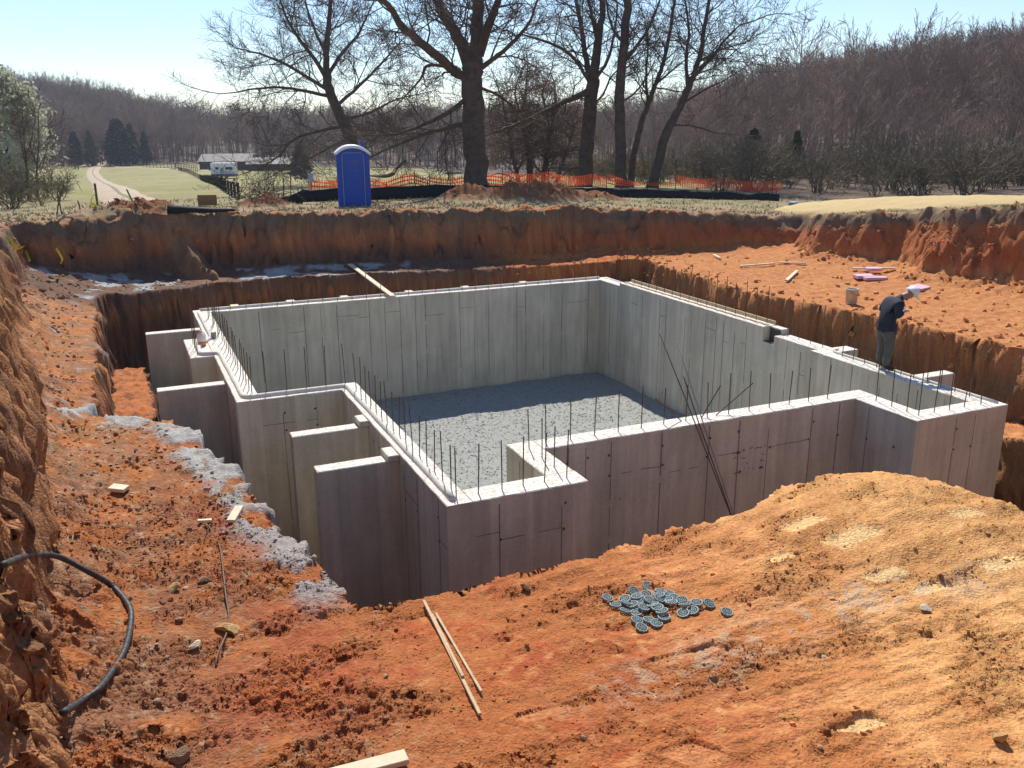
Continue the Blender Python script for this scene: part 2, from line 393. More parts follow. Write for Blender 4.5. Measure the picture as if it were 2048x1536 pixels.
def hit(px, py, rmin=2.0, rmax=400.0):
    d = ray(px, py); ts = np.geomspace(rmin, rmax, 3200)
    P = CAMP[None] + d[None] * ts[:, None]
    h = terrain(P[:, 0], P[:, 1]); i = np.argmax(P[:, 2] < h)
    if not (P[:, 2] < h).any(): i = len(ts) - 1
    a, b = P[max(i-1, 0)], P[i]
    return np.array([b[0], b[1], h[i]])
def gz(u, v): return float(terrain(np.array([u]), np.array([v]))[0])

# one sheet: angular columns (dense where the photo looks) x radial rows out to the horizon
thc = math.atan2(FXY[0], FXY[1])                       # azimuth of the view, from +Y to +X
fine = np.arange(-.66, .66, .0022)
rest = np.linspace(.66, 2 * math.pi - .66, 90)
ang = np.concatenate([fine, rest[:-1]]) + thc
rr = [.02, .6, 1.2]
while rr[-1] < 900:
    q = rr[-1]
    if q < 3: dr = .05
    elif q < 9: dr = max(.015, q * q * .00033)
    elif q < 26: dr = .055
    elif q < 33: dr = .04
    elif q < 40: dr = .10
    elif q < 130: dr = .10 + (q - 40) * .012
    else: dr = q * .011
    rr.append(q + dr)
rr = np.array(rr); NA, NR = len(ang), len(rr)
RR, AA = np.meshgrid(rr, ang, indexing='ij')
U_ = (RR * np.sin(AA)).ravel(); V_ = (RR * np.cos(AA)).ravel()
Z_, G_, D1_, D2_ = terrain(U_, V_, True)
# push the cut faces in and out along their normal so that they are lumpy, not ruled
Zg = Z_.reshape(NR, NA); Ug = U_.reshape(NR, NA); Vg = V_.reshape(NR, NA)
gx = np.zeros_like(Zg); e_ = .05
nearm = (RR < 46).ravel()
if True:
    R2n = np.hypot(U_[nearm], V_[nearm])
    dZr = np.gradient(Zg, rr, axis=0); dZa = np.gradient(Zg, axis=1) / (np.gradient(np.unwrap(ang))[None] * RR)
    sA, cA = np.sin(AA), np.cos(AA)
    nx = -(dZr * sA + dZa * cA).ravel()[nearm]; ny = -(dZr * cA - dZa * sA).ravel()[nearm]; c = Z_[nearm]
    ln = np.sqrt(nx * nx + ny * ny + 1); st = np.clip((np.hypot(nx, ny) - .8) / 1.5, 0, 1)
    tcoord = U_[nearm] * .8 - V_[nearm] * .6
    lump = (1 + .9 * sstep(.5, -.5, U_[nearm]) * sstep(26, 22, V_[nearm])) * (.05 * fbm(tcoord * 10, c * 3.0, 4, 131)) + .10 * fbm(tcoord * 2.2 + U_[nearm], c * 2.0, 3, 101) + .085 * fbm(tcoord * 5, c * 4.5, 4, 111, .62) + .045 * np.abs(pnoise(tcoord * 9 + U_[nearm] * 3, c * 1.2, 121))
    lump = lump + .09 * (np.abs(fbm(tcoord * 1.3, c * 3.2, 3, 141)) - .15) + .05 * np.sign(fbm(tcoord * 2.4, c * 2.8, 2, 151)) * np.abs(fbm(tcoord * 2.4, c * 2.8, 2, 151)) ** .5
    lump = .45 * lump + .075 * chips(tcoord * 2.6, c * 2.3, 161) + .035 * chips(tcoord * 6.5, c * 6, 171) * (R2n < 24) + .05 * np.sign(tcoord) * 0
    U2 = U_.copy(); V2 = V_.copy()
    U2[nearm] += nx / ln * lump * st; V2[nearm] += ny / ln * lump * st
    STEEP = np.zeros_like(U_); STEEP[nearm] = st
V = np.stack([U2, V2, Z_], 1)
I = np.arange(NR * NA).reshape(NR, NA)
Iq = np.stack([I[:-1], np.roll(I, -1, 1)[:-1], np.roll(I, -1, 1)[1:], I[1:]], -1).reshape(-1, 4)[:, ::-1]
me = big_mesh("ground", V, Iq)

# --- soil, grass and litter colours (far bench and pit faces carry painted shade)
def mix(a, b, t): return a + (b - a) * t[:, None]
def C(*c): return np.array(c, float)[None]
n1 = fbm(U_ * .35, V_ * .35, 4, 200); n2 = fbm(U_ * 1.7, V_ * 1.7, 5, 210); n3 = fbm(U_ * 7, V_ * 7, 4, 220); n4 = fbm(U_ * 25, V_ * 25, 2, 230)
col = np.repeat(C(.44,.165,.056), len(U_), 0)                               # orange clay
col = mix(col, C(.37,.095,.032), sstep(-.05, .4, n2 + .6 * n1))               # redder
col = mix(col, C(.50,.24,.085), sstep(.05, .5, n3 * .8 + n2 * .5))
yel = sstep(3.5, 7.5, U_ + 1.6 * n2 - .25 * (V_ - 5)) * sstep(10, 8, V_)
col = mix(col, mix(np.repeat(C(.56,.30,.11), len(U_), 0), C(.44,.205,.07), sstep(-.1, .4, n3)), yel * .92)
dk = rough_mask(U_, V_) * sstep(20, 14, V_)
col = mix(col, col * .74, dk * .7); col = mix(col, col * 1.18 + .01, (1 - dk) * sstep(12, 9, V_) * sstep(-.1, .3, n2) * .8)
leftb = sstep(2.4, .2, U_ + .5 * n2) * sstep(34, 30, V_)
col = mix(col, C(.27,.145,.08), leftb * sstep(-.35, .2, n2 + n3 * .5) * .85)
col = mix(col, C(.40,.13,.05), leftb * sstep(.15, .4, n1 + .4 * n3) * .7)
col = mix(col, C(.42,.33,.21), leftb * sstep(.22, .5, n3 + .4 * n4) * .6)
col = mix(col, C(.16,.08,.045), leftb * sstep(.2, .5, -n3) * .55)
rb = sstep(12, 14.5, U_) * sstep(26, 24, V_)
col = mix(col, mix(np.repeat(C(.50,.20,.075), len(U_), 0), C(.54,.27,.11), sstep(-.2, .4, n3)), rb * .7)
# flattened track patches
for cu, cv, su, sv in PATCH:
    dx = (U_ - cu) + .7 * (V_ - cv); e = ((np.abs(dx) / (su * .62)) ** 8 + (np.abs(V_ - cv) / (sv * .5)) ** 8) ** .125 + .16 * fbm(U_ * 3.5, V_ * 3.5, 3, 90)
    col = mix(col, C(.72,.47,.21) if cu > 4.2 else C(.58,.26,.105), sstep(1.05, .85, e) * .85)
# grey stone dust: streak on the near bench, concrete slops on the left edge and the far bench
g1 = np.exp(-((V_ - 5.55 - .12 * np.sin(U_ * 1.3)) / .26) ** 2) * sstep(2.4, 3.2, U_) * sstep(8.2, 7.2, U_)
col = mix(col, C(.43,.34,.24), np.clip(g1 * (.25 + 1.3 * n3 + n2), 0, .55))
slop = slop_mask(U_, V_, D2_)
col = mix(col, mix(np.repeat(C(.37,.37,.345), len(U_), 0), C(.24,.215,.185), sstep(.1, .45, n3)), np.clip(slop * 1.4, 0, .95))
fs = sstep(.55, .1, np.abs(D2_ - .35)) * (D2_ > 0) * (STEEP < .25) * sstep(-.1, -.3, D1_) * sstep(24, 25, V_) * sstep(9.5, 8, U_)
col = mix(col, C(.46,.44,.40), np.clip(fs * sstep(-.05, .2, n1 + n2 * .7), 0, .85))
blu = sstep(.12, .4, n1 * .5 + n2) * sstep(0, -.6, U_) * sstep(16, 19, V_)
col = mix(col, C(.33,.33,.33), np.clip(blu * sstep(-.2, .2, n3), 0, .8) * sstep(-.1, -.4, D1_))
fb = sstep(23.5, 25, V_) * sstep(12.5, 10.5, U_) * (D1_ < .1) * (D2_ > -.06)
col = mix(col, mix(np.repeat(C(.15,.09,.06), len(U_), 0), C(.09,.065,.055), sstep(-.2, .3, n3)), fb * .85)  # shadow of the far cut painted onto the bench as dark brown
col = mix(col, C(.40,.40,.38), np.clip(fb * sstep(.02, .25, n1 + n2 * .7 - .06), 0, .85) * sstep(9.5, 8, U_) * (STEEP < .25) * sstep(-.1, -.3, D1_))
rd_ = sstep(4.2, 2.2, U_ + .6 * n2) * sstep(-.2, .6, U_ + .5 * n2) * sstep(15, 11, V_) * (D1_ < 0) * (1 - slop)
col = mix(col, C(.40,.105,.038), rd_ * .42 * sstep(-.3, .3, n2 + n1))
nb_ = sstep(13, 10, V_) * sstep(.1, -.2, D1_)
col = mix(col, col * 1.10, nb_ * sstep(3.5, 6, U_)); col = mix(col, col * np.array([[.88,.80,.78]]), nb_ * sstep(5.5, 3.0, U_))
# strata on the cut faces: topsoil, ochre, red, dark damp clay
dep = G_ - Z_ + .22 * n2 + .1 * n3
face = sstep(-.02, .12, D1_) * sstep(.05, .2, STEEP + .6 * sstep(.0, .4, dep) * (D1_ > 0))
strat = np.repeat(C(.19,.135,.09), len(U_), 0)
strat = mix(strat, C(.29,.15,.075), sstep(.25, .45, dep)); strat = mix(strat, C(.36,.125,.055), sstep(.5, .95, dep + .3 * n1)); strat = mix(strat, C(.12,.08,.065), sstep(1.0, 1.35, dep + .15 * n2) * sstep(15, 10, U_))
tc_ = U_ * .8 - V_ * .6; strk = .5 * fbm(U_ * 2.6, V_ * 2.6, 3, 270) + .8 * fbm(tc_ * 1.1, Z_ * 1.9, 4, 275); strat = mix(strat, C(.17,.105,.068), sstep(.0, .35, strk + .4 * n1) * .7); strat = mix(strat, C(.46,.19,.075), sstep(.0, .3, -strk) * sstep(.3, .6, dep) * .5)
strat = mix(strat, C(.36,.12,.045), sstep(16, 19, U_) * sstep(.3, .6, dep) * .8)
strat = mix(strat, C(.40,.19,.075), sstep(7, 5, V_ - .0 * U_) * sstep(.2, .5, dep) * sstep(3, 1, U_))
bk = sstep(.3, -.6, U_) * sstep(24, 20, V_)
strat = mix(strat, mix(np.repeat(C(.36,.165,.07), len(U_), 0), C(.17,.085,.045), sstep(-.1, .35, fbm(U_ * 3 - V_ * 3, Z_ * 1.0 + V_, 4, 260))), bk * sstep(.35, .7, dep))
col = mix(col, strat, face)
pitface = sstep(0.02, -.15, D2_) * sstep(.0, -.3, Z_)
pf = mix(np.repeat(C(.12,.062,.038), len(U_), 0), C(.06,.042,.034), sstep(-.2, .3, n2 + n3)); pf = mix(pf, C(.36,.18,.07), sstep(13, 15, U_) * sstep(26, 24, V_) * .7)  # far and left pit faces: shade deepened by darkening the soil colour
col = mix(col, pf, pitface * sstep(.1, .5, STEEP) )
pl = sstep(-.72, -.3, -np.abs(Z_ + .5)) * (D2_ < -.1) * (U_ < .6)
col = mix(col, mix(np.repeat(C(.46,.16,.055), len(U_), 0), C(.24,.11,.06), sstep(-.05, .35, n3 + .5 * n2)), pl * sstep(.6, .2, STEEP))
# grade: trodden soil by the cut, then dry pasture, straw, leaf litter on the hills
R_ = np.hypot(U_, V_); X_ = az_px(U_, V_)
top = sstep(.35, .9, D1_) * (1 - sstep(.15, .5, STEEP))
spl = sstep(.55, .25, np.abs(U_ - 1.7 - (29.6 - V_) * .42)) * (D1_ < .6) * sstep(27.4, 28, V_)
col = mix(col, C(.30,.17,.09), spl * .8)
grass = mix(np.repeat(C(.30,.245,.14), len(U_), 0), C(.20,.185,.085), sstep(-.1, .35, n1 + .4 * n2)); grass = mix(grass, C(.30,.26,.13), sstep(0, .5, n2 + .5 * n3) * .7)
gsoil = mix(np.repeat(C(.34,.235,.14), len(U_), 0), C(.25,.18,.10), sstep(-.1, .3, n2)); 
tg = mix(gsoil, grass, sstep(-.15, .3, n2 + .6 * n1 + sstep(34, 44, R_) * .75 - .12 - sstep(3, -2, U_) * .3))
col = mix(col, tg, top)
for cu, cv, rad in ((13.3,34.8,1.4),(16.3,33.6,1.8),(18.6,33.4,1.3),(14.8,34.0,1.2),(.6,30.6,1.0),(1.6,30.9,.9),(5.3,36.0,1.1)):
    col = mix(col, C(.24,.105,.05), sstep(1.15, .7, np.hypot(U_ - cu, V_ - cv) / rad + .4 * n2))
farg = mix(np.repeat(C(.25,.24,.095), len(U_), 0), C(.33,.285,.145), sstep(-.2, .4, n1 + .9 * fbm(U_ * .06, V_ * .11, 4, 300)))
col = mix(col, farg, sstep(44, 56, R_))
hill = np.interp(X_, [0, 400, 600, 1250, 1420, 1500, 2048], [262, 275, 280, 95, 50, 43, 37])
lit = mix(np.repeat(C(.17,.125,.09), len(U_), 0), C(.115,.085,.065), sstep(-.3, .3, n1))
col = mix(col, lit, sstep(-4, 6, R_ - hill))
col = np.clip(col * (1 + .16 * n4[:, None] + .12 * n3[:, None]), .01, .9)
rgba = np.ones((len(V), 4), np.float32); rgba[:, :3] = col
at_ = me.color_attributes.new("tint", 'FLOAT_COLOR', 'POINT'); at_.data.foreach_set("color", rgba.ravel())
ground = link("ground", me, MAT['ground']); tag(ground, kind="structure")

# ------------------------------------------------------------------ concrete foundation
def concrete_mat():
    m = bpy.data.materials.new("cast_concrete"); m.use_nodes = True
    nt = m.node_tree; n = nt.nodes; L = nt.links; b = n["Principled BSDF"]
    b.inputs["Roughness"].default_value = .88; b.inputs["Specular IOR Level"].default_value = .2
    tc = n.new("ShaderNodeTexCoord"); geo = n.new("ShaderNodeNewGeometry")
    # form panels: each 0.61 m bay has its own tone
    sep = n.new("ShaderNodeSeparateXYZ"); L.new(tc.outputs['Object'], sep.inputs[0])
    ad = n.new("ShaderNodeMath"); ad.operation = 'ADD'; L.new(sep.outputs[0], ad.inputs[0]); L.new(sep.outputs[1], ad.inputs[1])
    sc = n.new("ShaderNodeMath"); sc.operation = 'DIVIDE'; L.new(ad.outputs[0], sc.inputs[0]); sc.inputs[1].default_value = .61
    fl = n.new("ShaderNodeMath"); fl.operation = 'FLOOR'; L.new(sc.outputs[0], fl.inputs[0])
    wnz = n.new("ShaderNodeTexWhiteNoise"); wnz.noise_dimensions = '1D'; L.new(fl.outputs[0], wnz.inputs['W'])
    r1 = n.new("ShaderNodeMapRange"); r1.inputs[3].default_value = .88; r1.inputs[4].default_value = 1.07; L.new(wnz.outputs[0], r1.inputs[0])
    nz = n.new("ShaderNodeTexNoise"); nz.inputs['Scale'].default_value = 1.1; nz.inputs['Detail'].default_value = 6; nz.inputs['Roughness'].default_value = .62; L.new(tc.outputs['Object'], nz.inputs['Vector'])
    mp = n.new("ShaderNodeMapping"); mp.inputs['Scale'].default_value = (5, 5, .5); L.new(tc.outputs['Object'], mp.inputs['Vector'])
    st = n.new("ShaderNodeTexNoise"); st.inputs['Scale'].default_value = 1.4; st.inputs['Detail'].default_value = 4; L.new(mp.outputs[0], st.inputs['Vector'])
    rmp = n.new("ShaderNodeValToRGB"); e = rmp.color_ramp.elements; e[0].position = .3; e[0].color = (.57,.51,.385,1); e[1].position = .72; e[1].color = (.75,.685,.535,1)
    L.new(nz.outputs[0], rmp.inputs[0])
    r2 = n.new("ShaderNodeMapRange"); r2.inputs[1].default_value = .3; r2.inputs[2].default_value = .75; r2.inputs[3].default_value = .80; r2.inputs[4].default_value = 1.06; L.new(st.outputs[0], r2.inputs[0])
    mu = n.new("ShaderNodeMath"); mu.operation = 'MULTIPLY'; L.new(r1.outputs[0], mu.inputs[0]); L.new(r2.outputs[0], mu.inputs[1])
    fine = n.new("ShaderNodeTexNoise"); fine.inputs['Scale'].default_value = 22; fine.inputs['Detail'].default_value = 5; L.new(tc.outputs['Object'], fine.inputs['Vector'])
    r3 = n.new("ShaderNodeMapRange"); r3.inputs[1].default_value = .3; r3.inputs[2].default_value = .7; r3.inputs[3].default_value = .93; r3.inputs[4].default_value = 1.05; L.new(fine.outputs[0], r3.inputs[0])
    mu2 = n.new("ShaderNodeMath"); mu2.operation = 'MULTIPLY'; L.new(mu.outputs[0], mu2.inputs[0]); L.new(r3.outputs[0], mu2.inputs[1])
    mx = n.new("ShaderNodeMix"); mx.data_type = 'RGBA'; mx.blend_type = 'MULTIPLY'; mx.inputs[0].default_value = 1
    L.new(rmp.outputs[0], mx.inputs[6]); L.new(mu2.outputs[0], mx.inputs[7]); 
    sm_ = n.new("ShaderNodeTexNoise"); sm_.inputs['Scale'].default_value = .55; sm_.inputs['Detail'].default_value = 9; sm_.inputs['Roughness'].default_value = .7; L.new(tc.outputs['Object'], sm_.inputs['Vector'])
    r4 = n.new("ShaderNodeMapRange"); r4.inputs[1].default_value = .52; r4.inputs[2].default_value = .72; r4.inputs[3].default_value = 0; r4.inputs[4].default_value = .45; L.new(sm_.outputs[0], r4.inputs[0])
    ms_ = n.new("ShaderNodeMix"); ms_.data_type = 'RGBA'; L.new(r4.outputs[0], ms_.inputs[0]); L.new(mx.outputs[2], ms_.inputs[6]); ms_.inputs[7].default_value = (.48,.38,.26,1)
    mx = ms_
    # screeded tops get a paler tone with soil speckles
    sx = n.new("ShaderNodeSeparateXYZ"); L.new(geo.outputs['Normal'], sx.inputs[0])
    gt = n.new("ShaderNodeMath"); gt.operation = 'GREATER_THAN'; gt.inputs[1].default_value = .7; L.new(sx.outputs[2], gt.inputs[0])
    tr = n.new("ShaderNodeValToRGB"); e = tr.color_ramp.elements; e[0].position = .34; e[0].color = (.50,.41,.31,1); e[1].position = .56; e[1].color = (.76,.71,.63,1); L.new(fine.outputs[0], tr.inputs[0])
    mt = n.new("ShaderNodeMix"); mt.data_type = 'RGBA'; L.new(gt.outputs[0], mt.inputs[0]); L.new(mx.outputs[2], mt.inputs[6]); L.new(tr.outputs[0], mt.inputs[7])
    L.new(mt.outputs[2], b.inputs['Base Color'])
    bp = n.new("ShaderNodeBump"); bp.inputs['Strength'].default_value = .25; bp.inputs['Distance'].default_value = .01; L.new(fine.outputs[0], bp.inputs['Height']); L.new(bp.outputs[0], b.inputs['Normal'])
    return m
MAT['conc'] = concrete_mat()
MAT['seam'] = mat('form_joint_stain', (.24,.22,.19), .9, var=.4, scale=6)
MAT['tie'] = mat('rusty_tie_end', (.09,.07,.055), .8)
MAT['ridge'] = mat('pale_cement_ridge', (.62,.58,.50), .85, var=.15, scale=14, bump=.3, bscale=30)
FLOORZ, BASEZ = -2.95, -3.2
found = empty("foundation", (8, 17, BASEZ), 0, "poured grey concrete basement walls in the pit with short buttresses and steel dowels", "foundation")
FI = Matrix.Translation((-8, -17, -BASEZ))
def fpart(m, name, mt, parent=None, smooth=False):
    """link mesh given in scene coordinates as part of the foundation"""
    o = m.build(name, mt, parent or found, smooth)
    me_ = o.data; me_.transform(FI)
    return o
def wall(name, u0, u1, v0, v1, top=0.0, bot=BASEZ):
    """a straight pour; the arrises get a slight wobble and the top a slightly hand-screeded surface"""
    L_ = max(u1 - u0, v1 - v0); n = max(2, int(L_ / .22)); along_u = (u1 - u0) >= (v1 - v0)
    m = MB(); vs = []; fs = []
    for i in range(n + 1):
        t = i / n; w = 0 if i in (0, n) else 1
        for (a, zz) in ((0, bot), (0, top - .012), (.03, top), (.97, top), (1, top - .012), (1, bot)):
            j = (random.random() - .5) * .007 * w
            if along_u: p = (u0 + (u1 - u0) * t, v0 + (v1 - v0) * a + (j if zz > bot and a in (0, 1) else 0), zz + (j * .6 if zz > bot else 0))
            else: p = (u0 + (u1 - u0) * a + (j if zz > bot and a in (0, 1) else 0), v0 + (v1 - v0) * t, zz + (j * .6 if zz > bot else 0))
            vs.append(p)
    for i in range(n):
        for k in range(6):
            a = i * 6 + k; b = i * 6 + (k + 1) % 6
            q = (a, b, b + 6, a + 6)
            fs.append(q if not along_u else q[::-1])
    fs.append(tuple(range(6)) if along_u else tuple(range(5, -1, -1)))
    fs.append(tuple(range(n * 6 + 5, n * 6 - 1, -1)) if along_u else tuple(range(n * 6, n * 6 + 6)))
    m.add(vs, fs)
    return fpart(m, name, MAT['conc'])
WL = {}
WL['far'] = wall("wall", 1.58, 13.97, 24.14, 24.57)
WL['left'] = wall("wall", 1.58, 2.0, 15.7, 24.139)
WL['ret'] = wall("wall", 2.001, 3.81, 15.7, 16.1)
WL['lfront'] = wall("wall", 3.45, 3.81, 9.97, 15.699)
WL['bump'] = wall("wall", 3.811, 5.5, 9.97, 10.4)
WL['bumpr'] = wall("wall", 5.05, 5.5, 10.401, 11.75)
WL['front'] = wall("wall", 5.501, 12.05, 11.35, 11.75)
WL['rbl'] = wall("wall", 11.6, 12.05, 9.99, 11.349)
WL['rbf'] = wall("wall", 12.051, 13.71, 9.99, 10.4)
WL['rnear'] = wall("wall", 13.28, 13.71, 10.401, 14.03)
WL['jog'] = wall("wall", 13.28, 14.26, 14.031, 14.40)
WL['rlow'] = wall("wall", 13.56, 13.97, 14.401, 15.90, -.03)
WL['rpock'] = wall("wall", 13.76, 13.97, 15.901, 16.30, .10)
WL['rpockb'] = wall("wall", 13.56, 13.755, 15.901, 16.30, -.24)
WL['rhigh'] = wall("wall", 13.56, 13.97, 16.301, 22.9, .11)
WL['rfar'] = wall("wall", 13.56, 13.97, 22.901, 24.139, .02)
tag(WL['rpockb'], "recessed beam pocket left in the right wall")
fpart(MB().box((13.575, 15.93, -.238), (13.74, 16.27, -.222)).box((13.742, 15.92, -.22), (13.757, 16.28, .07)), "bearing_plate", MAT['tie'])
fpart(MB().box((1.10, 19.35, BASEZ), (1.579, 21.2, -.01), bev=.015), "pilaster", MAT['conc'])
for i, (u0, u1, v0, v1, zt) in enumerate(((.34,1.579,22.35,22.62,-.06),(.34,1.579,17.35,17.62,-.10),(2.2,3.449,13.85,14.12,-.14),(2.24,3.449,12.12,12.40,-.12),(13.711,14.62,11.86,12.12,-.02))):
    fpart(MB().box((u0, v0, BASEZ), (u1, v1, zt), bev=.012), "buttress", MAT['conc'])
for u0, v0, v1 in ((3.30,13.80,14.17),(3.28,12.06,12.46)):
    fpart(MB().box((u0, v0, -.12), (3.449, v1, -.02), bev=.01), "buttress_cap", MAT['conc'])

# joints of the form boards and the tie ends, pressed into each face
def face_marks(key, axis, pos, a0, a1, sgn, zt, zb, seed, dots=True, step=.61):
    """axis 'u': the face is a plane v = pos, running a0..a1 along u; sgn = outward direction"""
    rg = random.Random(seed); S = MB(); T = MB(); w = .0075; dep = .004
    def strip(p0, p1, z0, z1):
        q0, q1 = (pos, pos + sgn * dep) if sgn > 0 else (pos - dep, pos)
        if axis == 'u': S.box((p0, q0, z0), (p1, q1, z1))
        else: S.box((q0, p0, z0), (q1, p1, z1))
    def dot(p, z, r):
        vs = []; 
        for k in range(7):
            an = 2 * math.pi * k / 7; rr_ = r * rg.uniform(.7, 1.25)
            c_, s_ = p + math.cos(an) * rr_, z + math.sin(an) * rr_ * 1.15; o_ = pos + sgn * .006
            vs.append((c_, o_, s_) if axis == 'u' else (o_, c_, s_))
        T.add(vs, [tuple(range(7)) if (axis == 'u') == (sgn < 0) else tuple(range(6, -1, -1))])
    x = a0 + rg.uniform(.25, .5); last = a0
    while x < a1 - .12:
        z1 = zt - rg.choice([.06, .1, .3, .05]); z0 = zb + rg.uniform(0, .5)
        if rg.random() < .88:
            zz = z1
            while zz > z0:                                 # broken line, a few lengths each slightly off
                l = rg.uniform(.5, 1.6); e = rg.uniform(-.004, .004)
                ww = w * rg.uniform(.6, 1.3)
                strip(x - ww + e, x + ww + e, max(zz - l, z0), zz); zz -= l + (.0 if rg.random() < .7 else rg.uniform(.05, .25))
        if rg.random() < .42 and x - last > .2:
            zz = zt - rg.choice([.42, .5, .62, .75]); n_ = max(1, int((x - last) / .16))
            for k in range(n_):
                if rg.random() < .82:
                    d_ = (x - last) / n_; e = rg.uniform(-.006, .006)
                    strip(last + d_ * k, last + d_ * (k + 1), zz - .006 + e, zz + .006 + e)
        if dots:
            for zd in (.28, .62):
                if rg.random() < .75: dot(x + rg.uniform(-.05, .05), zt - zd + rg.uniform(-.03, .03), .021)
            if rg.random() < .4: dot(x + rg.uniform(.1, .4), zt - rg.uniform(.7, 2.4), .014)
        last = x; x += rg.choice([step, step, .3, .92, .45])
    o1 = fpart(S, "form_seam", MAT['seam'], WL[key]); 
    tag(o1, kind="stuff")
    if T.f: tag(fpart(T, "tie_hole", MAT['tie'], WL[key]), kind="stuff")
    return o1
face_marks('far','u',24.14,2.0,13.5,-1,0,FLOORZ,1,dots=False)
face_marks('rhigh','v',13.56,16.4,22.9,-1,.05,FLOORZ,2,dots=False)
face_marks('rlow','v',13.56,14.5,15.8,-1,-.1,FLOORZ,22,dots=False)
face_marks('rfar','v',13.56,22.95,24.1,-1,0,FLOORZ,23,dots=False)
face_marks('rnear','v',13.28,10.6,14.0,-1,0,FLOORZ,3,dots=False)
face_marks('front','u',11.35,5.6,11.55,-1,0,-3.0,4)
face_marks('rbl','v',11.6,10.0,11.3,-1,0,-3.0,5)
face_marks('rbf','u',9.99,12.05,13.65,-1,0,-3.0,6)
face_marks('bump','u',9.97,3.85,5.45,-1,0,-3.0,7)
face_marks('lfront','v',3.45,10.0,15.6,-1,0,-3.0,8)
face_marks('ret','u',15.7,2.0,3.44,-1,0,-3.0,9)
face_marks('left','v',1.58,15.8,24,-1,0,-3.0,10)
face_marks('bumpr','v',5.05,10.45,11.7,-1,0,FLOORZ,11,dots=False)
# scratched marks on the face of the front wall
sm = MB(); rg = random.Random(77)
for k in range(34):
    u_ = rg.uniform(9.0, 9.75); z_ = -.62 - .12 * rg.randrange(4) + rg.uniform(-.02, .02); l = rg.uniform(.02, .07); t_ = rg.uniform(-.03, .03)
    sm.add([(u_, 11.345, z_), (u_ + l, 11.345, z_ + t_), (u_ + l, 11.345, z_ + t_ + .012), (u_, 11.345, z_ + .012)], [(0,1,2,3)])
tag(fpart(sm, "scratch_mark", MAT['tie'], WL['front']), kind="stuff")

# raised cement ridge that runs along the tops
def ridge(path, w=.05, h=.03, rad=.16):
    P = [Vector((a, b, 0)) for a, b, *_ in path]; zz = [p[2] if len(p) > 2 else 0 for p in path]
    out = [(P[0], zz[0])]
    for i in range(1, len(P) - 1):
        a = (P[i-1] - P[i]).normalized(); b = (P[i+1] - P[i]).normalized()
        for k in range(5):
            t = k / 4; q = P[i] + a * rad * (1 - t) ** 2 + b * rad * t ** 2
            out.append((q, zz[i]))
    out.append((P[-1], zz[-1]))
    fin = []
    for (a, za), (b, zb) in zip(out[:-1], out[1:]):
        n = max(1, int((b - a).length / .35))
        for k in range(n): fin.append((a.x + (b.x - a.x) * k / n + random.uniform(-.006, .006), a.y + (b.y - a.y) * k / n + random.uniform(-.006, .006), za + (zb - za) * k / n + h * .35))
    fin.append((out[-1][0].x, out[-1][0].y, out[-1][1] + h * .35))
    return fpart(MB().tube(fin, w, 8, flat=h / w), "top_ridge", MAT['ridge'], None, True)
ridge([(1.70,24.2),(1.70,21.05),(1.35,20.3),(1.3,19.5),(1.70,19.45),(1.72,15.85),(3.58,15.85),(3.58,10.1)], .055, .045)
ridge([(1.75,24.42),(13.7,24.42)], .05, .05)
ridge([(13.84,14.2),(13.60,14.1),(13.60,10.12)], .04, .03)
ridge([(13.88,24.3),(13.88,22.95)], .04, .04)
fpart(MB().box((13.93, 16.35, .11), (13.968, 22.85, .19)).box((13.70, 16.35, .111), (13.76, 22.85, .135)), "sill_form_board", MAT['wood'])
for u_ in (2.55,4.05,5.55,7.45,9.2,11.1):
    fpart(MB().box((u_, 24.572, -.05), (u_ + .22, 24.80, .035), bev=.006), "form_cleat", MAT['palewood'])

# dowels: one rebar each
reb_me = {}
def rebar(u, v, z0, h, lean=(0, 0)):
    key = round(h, 1)
    if key not in reb_me:
        m = MB(); m.tube([(0,0,-.05),(0,0,h * .4),(.004,.003,h)], .0085, 5); k = .06
        while k < h: m.tube([(0,0,k),(0,0,k+.008)], .0105, 5, cap=False); k += .09
        reb_me[key] = m.mesh("rebar"); reb_me[key].materials.append(MAT['steel'])
    o = bpy.data.objects.new("rebar_dowel", reb_me[key]); COL.objects.link(o); o.parent = found
    o.location = (u - 8, v - 17, z0 - BASEZ); o.rotation_euler = (lean[0], lean[1], random.uniform(0, 6))
    return o
def lean(): return (random.gauss(0, .022), random.gauss(0, .022))
for u_ in (3.66, 3.97, 4.31, 4.62, 4.94, 5.28): rebar(u_, 10.19, 0, .7, lean())
for v_ in (10.62, 11.02, 11.47): rebar(5.30, v_, 0, .6, lean())
for i in range(14): rebar(5.62 + i * .425, 11.56, 0, random.choice([.6,.6,.7]), lean())
for v_ in (11.1, 10.75, 10.42): rebar(11.82, v_, 0, .7, lean())
for u_ in (11.85, 12.2, 12.55, 12.9, 13.3): rebar(u_, 10.2, 0, .8, lean())
for i in range(16): rebar(3.70, 10.5 + i * .34, 0, random.choice([.6,.6,.7]), lean())
for i in range(5): rebar(2.15 + i * .36, 15.98, 0, .8, lean())
for i in range(13): rebar(1.90, 16.1 + i * .38, 0, .7, lean())
for i in range(8): rebar(1.86 + .06 * (i % 3), 21.1 + i * .37, 0, .9, lean())
for v_ in (19.6, 20.0, 20.3, 20.7): rebar(1.27, v_, 0, .9, lean())
for i in range(29): rebar(2.1 + i * .41, 24.30, 0, random.choice([.7,.8,.8]), lean())
for i in range(18): rebar(13.82, 16.5 + i * .40, .11, random.choice([.8,.9]), lean())
for i in range(4): rebar(13.8, 14.6 + i * .38, 0, .9, lean())
for i in range(11): rebar(13.50, 10.6 + i * .31, 0, random.choice([.6,.9,.9]), lean())

